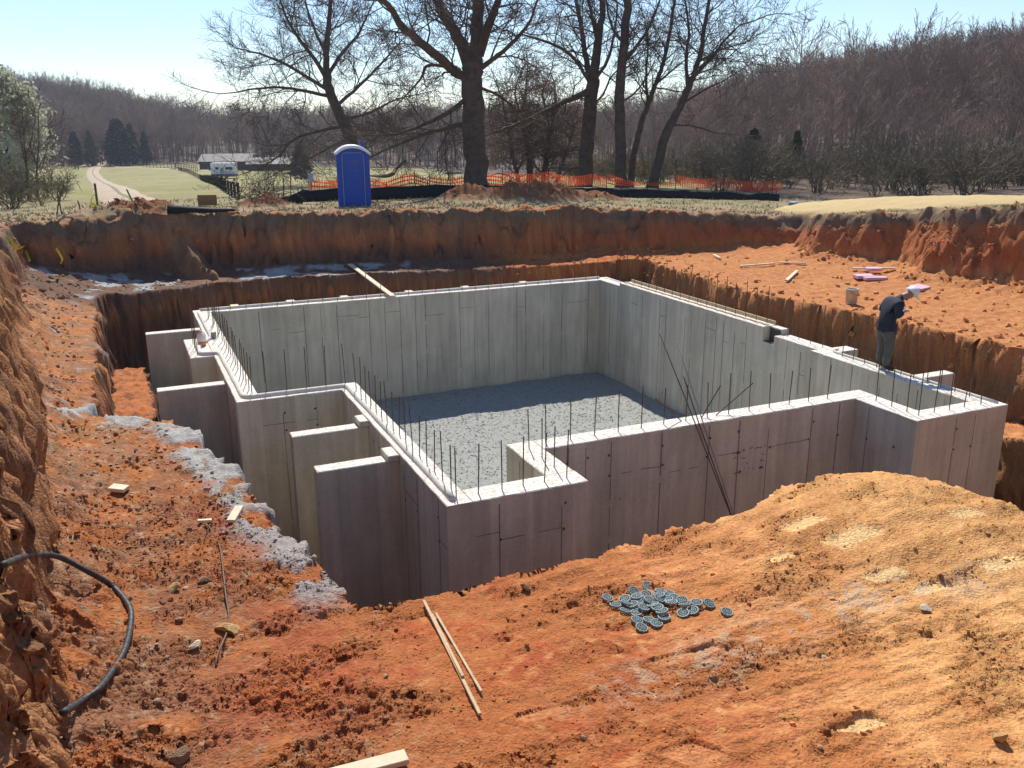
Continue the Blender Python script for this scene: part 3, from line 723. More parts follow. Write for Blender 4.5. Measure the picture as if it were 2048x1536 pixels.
# gravel floor
fl = MB()
gu = np.arange(2.001, 13.56, .06); gv = np.arange(10.401, 24.139, .06)
GU, GV = np.meshgrid(gu, gv); gu_, gv_ = GU.ravel(), GV.ravel()
zf = FLOORZ + .05 * fbm(gu_ * .8, gv_ * .8, 3, 400) + .035 * fbm(gu_ * 5, gv_ * 5, 4, 410)
keepw = lambda a, b: ~(((a < 3.83) & (b < 16.08)) | ((b < 11.73) & (a > 5.07) & (a < 12.03)) | ((a > 13.27) & (b < 14.42)))
II = np.arange(len(gu_)).reshape(GU.shape)
qq = np.stack([II[:-1,:-1], II[:-1,1:], II[1:,1:], II[1:,:-1]], -1).reshape(-1, 4)
cm_ = keepw(gu_[qq].mean(1), gv_[qq].mean(1))
MAT['gravelbase'] = mat('gravel_bed', (.37,.37,.33), .95, var=.3, scale=7, bump=.9, bscale=50, bdist=.02, col2=(.27,.275,.25), detail=8)
gf = link("gravel_floor", big_mesh("gravel_floor", np.stack([gu_, gv_, zf], 1), qq[cm_]), MAT['gravelbase']); tag(gf, kind="structure")
def rocks(name, P, S, cols, mt, seed=1, flat=.7, low=False):
    """many small stones in one mesh"""
    rg_ = np.random.RandomState(seed); t = (1 + 5 ** .5) / 2
    iv = np.array([(-1,t,0),(1,t,0),(-1,-t,0),(1,-t,0),(0,-1,t),(0,1,t),(0,-1,-t),(0,1,-t),(t,0,-1),(t,0,1),(-t,0,-1),(-t,0,1)], float); iv /= np.linalg.norm(iv[0])
    it = np.array([(0,11,5),(0,5,1),(0,1,7),(0,7,10),(0,10,11),(1,5,9),(5,11,4),(11,10,2),(10,7,6),(7,1,8),(3,9,4),(3,4,2),(3,2,6),(3,6,8),(3,8,9),(4,9,5),(2,4,11),(6,2,10),(8,6,7),(9,8,1)])
    if low:
        iv = np.array([(1,0,0),(-1,0,0),(0,1,0),(0,-1,0),(0,0,1),(0,0,-1)], float); it = np.array([(0,2,4),(2,1,4),(1,3,4),(3,0,4),(2,0,5),(1,2,5),(3,1,5),(0,3,5)])
    k = len(iv); n = len(P)
    sh = iv[None] * (1 + rg_.uniform(-.32, .32, (n, k, 1)))
    ax = rg_.uniform(.7, 1.3, (n, 1, 3)); sh = sh * ax
    th = rg_.uniform(0, 6.28, (n, 3)); 
    c, s = np.cos(th), np.sin(th)
    x, y, z = sh[..., 0], sh[..., 1], sh[..., 2]
    x, y = x * c[:, :1] - y * s[:, :1], x * s[:, :1] + y * c[:, :1]
    y, z = y * c[:, 1:2] - z * s[:, 1:2], y * s[:, 1:2] + z * c[:, 1:2]
    VV = np.stack([x, y, z * flat], -1) * S[:, None, None] + P[:, None, :]
    FF = (it[None] + (np.arange(n) * k)[:, None, None]).reshape(-1, 3)
    me_ = big_mesh(name, VV.reshape(-1, 3), FF, smooth=False)
    ca = np.ones((n, k, 4), np.float32); ca[..., :3] = cols[:, None, :]
    a_ = me_.color_attributes.new("tint", 'FLOAT_COLOR', 'POINT'); a_.data.foreach_set("color", ca.ravel())
    return link(name, me_, mt)
MAT['stone'] = mat('broken_stone', (.4,.4,.4), .95, var=.2, scale=30, attr='tint', spec=.1)
n_ = 16000
pu = RNG.uniform(3.9, 13.2, n_); pv = RNG.uniform(10.5, 24.0, n_); kk = keepw(pu, pv); pu, pv = pu[kk], pv[kk]
pz = FLOORZ + .05 * fbm(pu * .8, pv * .8, 3, 400) + .035 * fbm(pu * 5, pv * 5, 4, 410)
ss = RNG.uniform(.010, .030, len(pu)); g_ = RNG.uniform(.20, .50, (len(pu), 1)) * np.array([[.98, .98, .90]])
gs = rocks("gravel", np.stack([pu, pv, pz + ss * .3], 1), ss, g_, MAT['stone'], 3, flat=.4, low=True); tag(gs, "loose grey crushed stone spread over the basement floor", "gravel", kind="stuff")

# ------------------------------------------------------------------ clods and stones lying on the soil
def tint_at(u, v):
    r = np.hypot(u, v); a = np.arctan2(u, v) - thc
    i = np.clip(np.searchsorted(rr, r), 0, NR - 1); j = np.clip(np.round((a + .66) / .0022).astype(int), 0, len(fine) - 1)
    return col[i * NA + j]
def scatter(name, n, rlo, rhi, slo, shi, keep, seed, label, pale=.15, power=2.6, low=False):
    rg_ = np.random.RandomState(seed)
    r = np.exp(rg_.uniform(math.log(rlo), math.log(rhi), n)); a = rg_.uniform(-.6, .6, n) + thc
    u, v = r * np.sin(a), r * np.cos(a)
    z, g, a1, a2 = terrain(u, v, True)
    k = keep(u, v, z, a1, a2, rg_); u, v, z = u[k], v[k], z[k]
    s = slo + (shi - slo) * rg_.uniform(0, 1, len(u)) ** power
    s = s * np.clip(np.hypot(u, v) / 14, .55, 1.6)
    c = tint_at(u, v) * rg_.uniform(.85, 1.45, (len(u), 1))
    p = rg_.uniform(0, 1, len(u)) < pale
    c[p] = c[p] * .45 + np.array([.40,.33,.24]) * .6
    o = rocks(name, np.stack([u, v, z + s * .22], 1), s, c, MAT['clod'], seed, .75, low)
    tag(o, label, "soil", kind="stuff"); return o
MAT['clod'] = mat('dry_clay_clod', (.4,.2,.1), .95, var=.3, scale=25, attr='tint', spec=.1, bump=.6, bscale=60, bdist=.01)
rmk = lambda u, v: rough_mask(u, v)
scatter("clay_clod", 9000, 5.0, 11.5, .010, .050, lambda u, v, z, a, b, g: (b > .02) & (a < .1) & (g.uniform(0, 1, len(u)) < .04 + .8 * rmk(u, v) ** 2), 21, "clods of dry orange clay on the near bench", .05)
scatter("clay_crumb", 60000, 5.0, 11.0, .006, .024, lambda u, v, z, a, b, g: (b > .02) & (a < .1) & (g.uniform(0, 1, len(u)) < .05 + .95 * rmk(u, v) ** 1.5), 25, "fine crumbs of dry orange clay strewn over the near bench", .06, 1.6, True)
scatter("stone_chip", 9000, 8.0, 31, .012, .075, lambda u, v, z, a, b, g: (b > .3) & (a < -.05) & (u < 1.9) & (g.uniform(0, 1, len(u)) < .10 + .5 * sstep(.0, .35, fbm(u * 1.1, v * 1.1, 3, 520))), 22, "brown stones and clods littering the left bench", .28)
scatter("stone_crumb", 32000, 9.0, 31, .012, .04, lambda u, v, z, a, b, g: (b > .25) & (a < 0) & (u < 1.9) & (g.uniform(0, 1, len(u)) < .2 + .8 * sstep(-.1, .25, fbm(u * 1.4, v * 1.4, 3, 525))), 27, "small brown and pale stone crumbs on the left bench", .22, 1.5, True)
scatter("soil_lump", 16000, 17, 31, .012, .060, lambda u, v, z, a, b, g: (b > -.1) & (u > 11) & (a < .5) & (g.uniform(0, 1, len(u)) < .10 + .9 * sstep(-.9, .0, a) + .6 * sstep(.9, .1, b)), 23, "red soil lumps fallen along the right bench and its cut", .03, 2.2, True)
scatter("spoil_crumb", 6000, 27, 40, .015, .06, lambda u, v, z, a, b, g: (a > .2) & (u < 22) & (g.uniform(0, 1, len(u)) < .35 + .6 * sstep(2.0, .4, a)), 24, "dark crumbs of topsoil along the brink of the far cut", .2, 2.2, True)

def rock_mesh(seed, sub=2, amp=.25, flat=.7):
    bm = bmesh.new(); bmesh.ops.create_icosphere(bm, subdivisions=sub, radius=1)
    rg_ = random.Random(seed); off = [rg_.uniform(-5, 5) for _ in range(3)]
    pl = [(Vector((rg_.uniform(-1,1), rg_.uniform(-1,1), rg_.uniform(-1,1))).normalized(), rg_.uniform(.30, .68)) for _ in range(9)]
    for v in bm.verts:
        for n_, d_ in pl:
            t_ = v.co.dot(n_) - d_
            if t_ > 0: v.co -= n_ * t_
        v.co *= 1 + amp * .5 * float(fbm(np.array([v.co.x * .6 + off[0]]), np.array([v.co.y * .6 + v.co.z * .4 + off[1]]), 3, 1)[0])
        v.co.z *= flat
    me_ = bpy.data.meshes.new("rock"); bm.to_mesh(me_); bm.free(); return me_
MAT['rk_brown'] = mat('brown_rock', (.27,.17,.10), .9, var=.3, scale=4, bump=.6, bscale=8, bdist=.05)
MAT['rk_pale'] = mat('pale_rock', (.62,.55,.42), .9, var=.2, scale=4, bump=.5, bscale=8, bdist=.05)
MAT['rk_yel'] = mat('ochre_rock', (.45,.29,.12), .9, var=.25, scale=4, bump=.5, bscale=8, bdist=.05)
for k, (px, py, s, mt, lb) in enumerate((
    (1050,1177,.075,'rk_brown',"small dark brown stone on the clay right of the wooden strips"),
    (455,1262,.15,'rk_yel',"flat ochre rock beside the dangling cable on the left bench"),
    (388,1297,.075,'rk_pale',"white angular stone on the red clay left of the cable"),
    (410,1164,.075,'rk_brown',"brown stone above the ochre rock on the left bench"),
    (345,1182,.09,'rk_yel',"cluster-like tan rock in the middle of the left bench"),
    (355,1518,.10,'rk_brown',"big dark clod at the bottom edge in the lower left"),
    (1998,1482,.085,'rk_yel',"yellow wedge of rock in the lower right corner"),
    (1850,1222,.06,'rk_pale',"small pale stone on the grey dust streak at right"))):
    p = hit(px, py); o = link("rock", rock_mesh(300 + k), MAT[mt]); o.location = (p[0], p[1], p[2] + s * .25); o.scale = (s,) * 3; o.rotation_euler = (0, 0, k * 1.3)
    tag(o, lb, "rock", "loose rocks on the benches")

# ------------------------------------------------------------------ small things on the near bench
def L_ok(p0, p1): return max(p0[2], p1[2]) - min(p0[2], p1[2]) < .8 and p0[1] < 12
def up(p, d): return (p[0], p[1], p[2] + d)
def lying_bar(name, p0, p1, w, h, mt, label, cat, group=None, lift=.5):
    """a board from ground point p0 to p1, resting on its ends"""
    t_ = np.linspace(.02, .98, 24); xs = p0[0] + (p1[0] - p0[0]) * t_; ys = p0[1] + (p1[1] - p0[1]) * t_
    bump_ = float(np.max(terrain(xs, ys) - (p0[2] + (p1[2] - p0[2]) * t_))) if L_ok(p0, p1) else 0
    dz_ = max(0, bump_ - .004)
    a, b = Vector(up(p0, dz_)), Vector(up(p1, dz_)); d = b - a; L_ = d.length
    o = empty(name, (0,0,0)) if False else None
    m = MB(); n = 6; 
    m.box((0, -w/2, -h/2), (L_, w/2, h/2), bev=min(w, h) * .12)
    o = m.build(name, mt)
    x = d.normalized(); y = Vector((0,0,1)).cross(x).normalized(); z = x.cross(y)
    Mx = Matrix.Identity(4)
    for i in range(3): Mx[i][0], Mx[i][1], Mx[i][2], Mx[i][3] = x[i], y[i], z[i], a[i]
    Mx.translation = a + z * (h * lift)
    o.matrix_world = Mx
    return tag(o, label, cat, group)
lying_bar("wooden_strip", up(hit(848,1210), .03), up(hit(960,1437), .02), .028, .022, MAT['wood'], "longest thin wooden strip lying across the near clay", "wood strip", "thin wooden strips on the near clay")
lying_bar("wooden_strip", up(hit(864,1237), .03), up(hit(926,1362), .03), .026, .02, MAT['wood'], "shortest wooden strip, between the two longer ones", "wood strip", "thin wooden strips on the near clay")
lying_bar("wooden_strip", up(hit(872,1236), .035), up(hit(963,1392), .02), .022, .02, MAT['wood'], "rightmost wooden strip, its far end touching the longest one", "wood strip", "thin wooden strips on the near clay")
a = hit(814, 1528); b = hit(570, 1592)
lying_bar("plank", up(b, .04), up(a, .04), .13, .045, MAT['palewood'], "pale plank end poking in at the bottom edge", "plank")
lying_bar("wood_offcut", up(hit(462,1050), .02), up(hit(480,1022), .03), .10, .04, MAT['palewood'], "short pale wood offcut beside the grey slops on the left", "wood offcut")
lying_bar("wood_offcut", up(hit(222,984), .02), up(hit(254,986), .02), .16, .05, MAT['palewood'], "white square wood block on the left bench", "wood offcut")
lying_bar("wood_offcut", up(hit(395,1048), .02), up(hit(424,1047), .02), .05, .03, MAT['palewood'], "small pale stick end at the top of the cable", "wood offcut")

def smooth_path(P, n=8):
    P = [np.array(p, float) for p in P]; out = []
    for i in range(len(P) - 1):
        p0, p1, p2, p3 = P[max(i-1,0)], P[i], P[i+1], P[min(i+2, len(P)-1)]
        for k in range(n):
            t = k / n; out.append(.5 * ((2*p1) + (p2-p0)*t + (2*p0-5*p1+4*p2-p3)*t*t + (3*p1-p0-3*p2+p3)*t**3))
    out.append(P[-1]); return [tuple(p) for p in out]
MAT['hose'] = mat('dusty_black_plastic', (.045,.042,.042), .55, var=.35, scale=8, spec=.4)
hp = [(130,1440),(165,1412),(200,1385),(228,1350),(250,1308),(262,1262),(260,1222),(228,1182)]
pts = [up(hit(a, b), .035) for a, b in hp]
e0 = hit(40, 1180); q = pts[-1]
r0 = hit(150, 1300)
# the free end arches up off the bench towards the bank
wq = np.dot(np.array(q) - CAMP, CF)
for k, (a, b) in enumerate(((180,1145),(115,1113),(55,1112),(6,1130))):
    hd = np.dot(hit(a, b) - CAMP, CF); pts.append(tuple(at_w(a, b, min(wq - .16 * (k + 1), hd - .07))))
pp = smooth_path(pts)
hm = MB(); hm.tube(pp, .027, 10)
for i in range(2, len(pp) - 1, 2): hm.tube([pp[i], tuple(np.array(pp[i]) + (np.array(pp[i+1]) - np.array(pp[i])) * .35)], .029, 10, cap=False)
o = hm.build("drain_hose", MAT['hose'], None, True); tag(o, "thick black hose arching out of the bank at the left edge", "hose")
cp = [(432,1335),(436,1310),(458,1252),(452,1195),(446,1140),(438,1090),(418,1056)]
o = MB().tube(smooth_path([up(hit(a, b), .012 + .03 * (i in (3, 4))) for i, (a, b) in enumerate(cp)]), .010, 6).build("cable", MAT['steel'], None, True); tag(o, "thin dark cable running down the red clay on the left", "cable")

# rebar spacer wheels, thrown down in a heap
MAT['wheel'] = mat('grey_green_plastic', (.24,.30,.29), .65, var=.4, scale=14, spec=.35)
def wheel_mesh():
    m = MB(); R_o, R_i, h = .071, .059, .011
    def ring(r0, r1, n, hh):
        v = []; 
        for k in range(n):
            an = 2*math.pi*k/n
            for r_, z_ in ((r0,-hh),(r1,-hh),(r1,hh),(r0,hh)): v.append((r_*math.cos(an), r_*math.sin(an), z_))
        f = []
        for k in range(n):
            a_, b_ = k*4, ((k+1)%n)*4
            for j in range(4): f.append((a_+j, b_+j, b_+(j+1)%4, a_+(j+1)%4)[::-1])
        m.add(v, f)
    ring(R_i, R_o, 22, h); ring(.033, .039, 16, h); ring(.008, .017, 10, h * 1.1)
    for k in range(11):
        an = 2*math.pi*k/11; Mz = Matrix.Rotation(an, 4, 'Z')
        m.box((.038, -.0022, -h*.8), (.060, .0022, h*.8), M=Mz); m.box((R_o - .001, -.004, -h*.7), (R_o + .006, .004, h*.7), M=Mz)
    for k in range(5):
        m.box((.016, -.002, -h*.8), (.034, .002, h*.8), M=Matrix.Rotation(2*math.pi*k/5 + .2, 4, 'Z'))
    return m.mesh("spacer_wheel")
wm = wheel_mesh(); wm.materials.append(MAT['wheel'])
WH = [(225,375,0,8),(325,465,0,8),(445,400,.01,15),(455,545,.0,10),(560,300,.01,30),(740,230,.0,35),(600,375,.03,15),(650,430,.05,20),(720,370,.05,18),(760,440,.05,35),(880,370,.05,15),(905,300,.0,12),(1010,332,.0,14),
      (890,420,.06,14),(1040,465,.05,6),(1070,390,.02,12),(1180,420,.01,14),(1210,470,.0,20),(1310,545,.02,8),(1360,450,.02,10),(1520,465,.04,24),(1190,575,.0,10),(1750,560,.0,8),(860,530,.05,12),(920,560,.03,10),(945,625,.01,14),(600,575,.01,10),(690,520,.04,16),(600,670,.0,10),(660,765,.0,12),(850,700,.0,10),(755,660,.0,12),(540,470,.02,14),(470,450,.02,10),(800,490,.06,16),(985,420,.05,10)]
for k, (a, b, dz, tl) in enumerate(WH):
    p = hit(1180 + a * .15625, 1140 + b * .15625 + dz * 36)
    o = bpy.data.objects.new("spacer_wheel", wm); COL.objects.link(o)
    o.location = (p[0], p[1], p[2] + .016 + dz * .6); an = random.uniform(0, 6.28); t_ = math.radians(tl * .6 + 3)
    o.rotation_euler = (t_ * math.cos(an) + .12, t_ * math.sin(an), random.uniform(0, 6))
    o.scale = (.82, .82, .82)
    zone = "left arm" if a < 480 else "right arm" if a > 1120 else "upper edge" if b < 345 else "lower edge" if b > 560 else "left middle" if a < 700 else "right middle" if a > 950 else "very middle"
    lab = "grey-green plastic rebar spacer wheel in the %s of the heap" % zone
    if k == 0: lab = "single spacer wheel just off the left end of the heap"
    if k == 22: lab = "single spacer wheel lying apart at the right end of the heap"
    if k == 5: lab = "spacer wheel propped up at the top of the heap"
    if k == 29: lab = "spacer wheel nearest the camera at the foot of the heap"
    tag(o, lab, "spacer wheel", "heap of rebar spacer wheels")

# long bars leaning on the front wall, out of the trench
for k, (fu, fv, cu, ab, lb) in enumerate(((8.98,10.15,8.20,1.58,"long dark rebar leaning on the front wall, reaching furthest left"),(9.02,10.32,8.35,1.42,"long pale rebar leaning on the front wall, its tip right of the dark one"),(9.26,10.75,8.27,.85,"shorter rebar leaning on the front wall between the two long ones"))):
    w_ = Vector((cu, 11.335, .012)); ft = Vector((fu, fv, -3.05)); d_ = (w_ - ft).normalized()
    m_ = MAT['steel'] if k != 1 else mat('bright_rebar', (.34,.31,.27), .5, metal=.4)
    bend = Vector((0, 0, .0)); tp = w_ + d_ * ab
    o = MB().tube([ft, ft * .5 + w_ * .5 + Vector((.03,.01,-.01)), w_, tp + Vector((.02 * (k - 1), 0, -.02))], .0095, 6).build("leaning_rebar", m_, None, True); tag(o, lb, "rebar", "long bars leaning on the front wall")
def on_plane_v(px, py, v_):
    d = ray(px, py); return CAMP + d * (v_ / d[1])
for k, (bx, by, tx, ty, lb) in enumerate(((1403,842,1441,771,"bent rod slanting right from the front wall beside the leaning bars"),(1432,838,1506,766,"second bent rod slanting right, the longer one, on the front wall"),(1362,845,1310,797,"bent rod slanting left from the front wall"))):
    a_ = on_plane_v(bx, by, 11.58); a_[2] = -.05; t_ = on_plane_v(tx, ty, 11.62)
    o = MB().tube([a_, a_ + np.array([0, 0, .06]), t_], .0105, 5).build("rebar_dowel", reb_me[list(reb_me)[0]].materials[0], found); o.data.transform(FI); 

# ------------------------------------------------------------------ things on the wall tops and the right bench
MAT['jug'] = mat('translucent_jug_plastic', (.80,.77,.70), .45, trans=0); MAT['orange'] = mat('orange_liquid', (.85,.22,.05), .4)
jz = empty("plastic_jug", (*at_z(404, 691, -.01)[:2], -.01), .3, "white plastic jug with orange base on the left pilaster", "jug")
MB().lathe([(.085,0),(.095,.02),(.095,.10),(.093,.105)], 16).build("jug_base", MAT['orange'], jz, True)
MB().lathe([(.093,.105),(.095,.12),(.092,.20),(.06,.26),(.028,.285),(.028,.31)], 16).build("jug_body", MAT['jug'], jz, True)
MB().tube([(.02,0,.29),(.075,0,.275),(.10,0,.22),(.094,0,.15)], .012, 8).build("handle", MAT['jug'], jz, True)
MB().lathe([(.031,.305),(.033,.31),(.033,.335),(.030,.338)], 12).build("cap", MAT['orange'], jz, True)
MAT['canw'] = mat('grimy_tin', (.30,.28,.25), .5, var=.3, scale=20)
o = MB().lathe([(.055,0),(.06,.01),(.06,.13),(.055,.14)], 14).build("tin_can", MAT['canw'], None, True); p = at_z(418, 677, 0); o.location = (1.75, p[1], 0); tag(o, "small grey tin beside the white and orange jug", "can")
a_ = up(hit(700, 533), .04); b_ = at_z(786, 594, .06)
lying_bar("bridge_plank", a_, b_, .15, .04, MAT['palewood'], "long pale plank bridging from the far bench to the back wall", "plank")

bp_ = hit(1702, 607); bk = empty("bucket", bp_, .4, "grimy white bucket standing on the brink of the right bench", "bucket")
MAT['bucket'] = mat('dirty_white_plastic', (.58,.53,.43), .6, var=.25, scale=7); MAT['mud'] = mat('mud', (.10,.07,.045), .9)
MB().lathe([(.125,0),(.132,.01),(.148,.33),(.154,.33),(.154,.36),(.149,.37),(.143,.36),(.138,.05),(.02,.045)], 20, cap=False).build("bucket_body", MAT['bucket'], bk, True)
MB().lathe([(.001,.255),(.139,.25),(.139,.24)], 16, cap=False).build("contents", MAT['mud'], bk, True)
MB().tube([(.155*math.cos(t), -.02 + .0*t, .33 - .12*abs(math.sin(t))) if False else (.158*math.cos(t), -.16*math.sin(t), .32-.10*math.sin(t)) for t in np.linspace(0, math.pi, 9)], .004, 5).build("bail_handle", MAT['steel'], bk)
MAT['foam'] = mat('pink_foam', (.66,.42,.50), .8, var=.1, scale=8)
def foam(px, py, L_, w_, h_, rz, dz, lb, tilt=0):
    p = hit(px, py); o = MB().box((-L_/2, -w_/2, 0), (L_/2, w_/2, h_), bev=.006).build("foam_board", MAT['foam']); o.location = (p[0], p[1], p[2] + dz); o.rotation_euler = (tilt, 0, rz)
    tag(o, lb, "foam board", "pink foam boards on the right bench")
foam(1727, 558, .5, .36, .09, -.38, .02, "pink foam board at the left end of the three beside the cut")
foam(1750, 562, .62, .22, .08, -.38, .03, "pink foam board nearest the pit of the three beside the cut")
foam(1745, 548, .42, .30, .08, -.38, .10, "pink foam board lying on top of the other two")
foam(1838, 582, .50, .36, .07, .25, .05, "pink foam board lying alone right behind the worker's head", .12)
for k, (a1_, b1_, a2_, b2_, w_, lb) in enumerate(((1480,536,1548,531,.09,"dusty board lying left of the others on the right bench"),(1556,530,1612,530,.09,"short pale board further right on the right bench"),(1704,541,1790,541,.10,"long pale board behind the pink foam boards"),(1573,566,1594,546,.10,"pale stick lying across the crest of the right bench"),(1427,513,1440,520,.08,"short white stick at the foot of the far cut"))):
    lying_bar("board", up(hit(a1_, b1_), .04), up(hit(a2_, b2_), .04), w_, .04, MAT['palewood'], lb, "board", "boards on the right bench")

# ------------------------------------------------------------------ the worker
def person():
    p0 = at_z(1765, 740, 0); root = empty("person", (13.45, p0[1], 0), -YAW + .12, "worker in navy jacket, grey trousers and white cap stooping on the right wall", "person")
    root.scale = (1.12, 1.18, 1.0)
    J = dict(pel=(.0,0,.86,.15,.135), sp=(-.015,0,1.06,.15,.13), ch=(.05,0,1.27,.185,.15), nb=(.155,0,1.40,.085,.08), n2=(.235,0,1.455,.062,.06), hd=(.315,0,1.49,.088,.085), hc=(.40,0,1.50,.085,.085),
             sl=(.07,.175,1.355,.075,.075), el=(.0,.27,1.13,.058,.058), wl=(.21,.13,1.20,.04,.04), sr=(.07,-.175,1.355,.075,.075), er=(.0,-.27,1.12,.06,.06), wr=(.19,-.12,1.17,.04,.04),
             hl=(.0,.105,.78,.115,.11), kl=(.035,.12,.45,.085,.08), al=(.0,.125,.12,.065,.06), hel=(-.03,.125,.05,.05,.05), tl=(.16,.14,.045,.045,.05),
             hr=(.0,-.105,.78,.115,.11), kr=(.02,-.12,.45,.085,.08), ar=(-.03,-.125,.12,.065,.06), her=(-.06,-.125,.05,.05,.05), tr=(.13,-.15,.045,.045,.05))
    E_ = [('pel','sp'),('sp','ch'),('ch','nb'),('nb','n2'),('n2','hd'),('hd','hc'),('ch','sl'),('sl','el'),('el','wl'),('ch','sr'),('sr','er'),('er','wr'),('pel','hl'),('hl','kl'),('kl','al'),('al','tl'),('pel','hr'),('hr','kr'),('kr','ar'),('ar','tr')]
    names = [k for k in J if k not in ('hel','her')]; idx = {k: i for i, k in enumerate(names)}
    me_ = bpy.data.meshes.new("body_cage"); me_.from_pydata([J[k][:3] for k in names], [(idx[a], idx[b]) for a, b in E_], []); me_.update()
    tmp = bpy.data.objects.new("body_cage", me_); COL.objects.link(tmp)
    sk = tmp.modifiers.new("skin", 'SKIN'); 
    for k in names:
        sv = me_.skin_vertices[0].data[idx[k]]; sv.radius = J[k][3:5]; sv.use_root = (k == 'pel')
    ss_ = tmp.modifiers.new("sub", 'SUBSURF'); ss_.levels = 2; ss_.render_levels = 2
    dg = bpy.context.evaluated_depsgraph_get(); body = bpy.data.meshes.new_from_object(tmp.evaluated_get(dg)); body.name = "body"
    bpy.data.objects.remove(tmp); bpy.data.meshes.remove(me_)
    ms = [mat('navy_jacket', (.022,.027,.045), .85, var=.35, scale=9, bump=.6, bscale=14, bdist=.02), mat('grey_trousers', (.105,.105,.092), .9, var=.3, scale=8, bump=.6, bscale=12, bdist=.02), mat('dark_boots', (.035,.03,.028), .7), mat('skin', (.35,.19,.13), .6)]
    for m_ in ms: body.materials.append(m_)
    for pl in body.polygons:
        c_ = pl.center; pl.use_smooth = True
        mi = 0
        if c_.z < .15: mi = 2
        elif c_.z < .80: mi = 1
        if c_.x > .20 and c_.z > 1.40: mi = 3
        pl.material_index = mi
    b = bpy.data.objects.new("body", body); COL.objects.link(b); b.parent = root
    # jacket hem and belt line
    v = []; 
    MB().lathe([(.158,.80),(.165,.815),(.160,.90),(.155,.93)], 20, cap=False).build("jacket_hem", ms[0], root, True).scale = (.98, 1.05, 1)
    wt = mat('white_cap', (.80,.78,.76), .6, var=.06); gl = mat('white_glove', (.72,.68,.62), .8)
    Mh = Matrix.Translation((.385, 0, 1.535)) @ Matrix.Rotation(math.radians(48), 4, 'Y')
    prof = [(.118*math.cos(t), .125*math.sin(t)) for t in np.linspace(-.15, math.pi/2 - .02, 9)]
    cp_ = MB(); cp_.lathe(prof, 20, M=Mh); cp_.build("cap", wt, root, True)
    br = MB(); br.add([(.09,-.085,.0),(.135,-.07,.012),(.20,-.035,.02),(.215,0,.022),(.20,.035,.02),(.135,.07,.012),(.09,.085,0),(.09,-.085,-.012),(.135,-.07,0),(.20,-.035,.008),(.215,0,.01),(.20,.035,.008),(.135,.07,0),(.09,.085,-.012)],
        [tuple(range(7)), tuple(range(13,6,-1))] + [(i, i+7, i+8, i+1) for i in range(6)], M=Mh); br.build("cap_brim", wt, root)
    MB().tube([(-.02,0,0),(.05,0,.06)], .03, 8, M=Matrix.Translation((.30,0,1.40))).build("hair", mat('dark_hair', (.02,.015,.012), .8), root, True)
    for s, (wx, wy, wz) in ((1, J['wl'][:3]), (-1, J['wr'][:3])):
        g = MB(); g.box((-.005,-.035,-.016), (.085,.035,.016), bev=.012)
        for j in range(4):
            y_ = -.026 + j * .0175; l = (.062,.074,.078,.066)[j if s > 0 else 3 - j]
            g.tube([(.075,y_,0),(.075+l*.5,y_,-.012),(.075+l*.75,y_,-.036),(.07+l*.6,y_,-.055)], [.0105,.010,.0095,.0085], 6)
        g.tube([(.02,.03*s,0),(.05,.055*s,-.01),(.085,.05*s,-.028)], [.013,.011,.009], 6)
        o = g.build("glove", gl, root, True); o.location = (wx, wy, wz); o.rotation_euler = (.3 * s, -.45, -s * .5)
    MB().box((.06,-.12,.70), (.075,-.06,.74)).build("pocket_patch", gl, root).location = (.035, -.035, 0)
    return root
person()

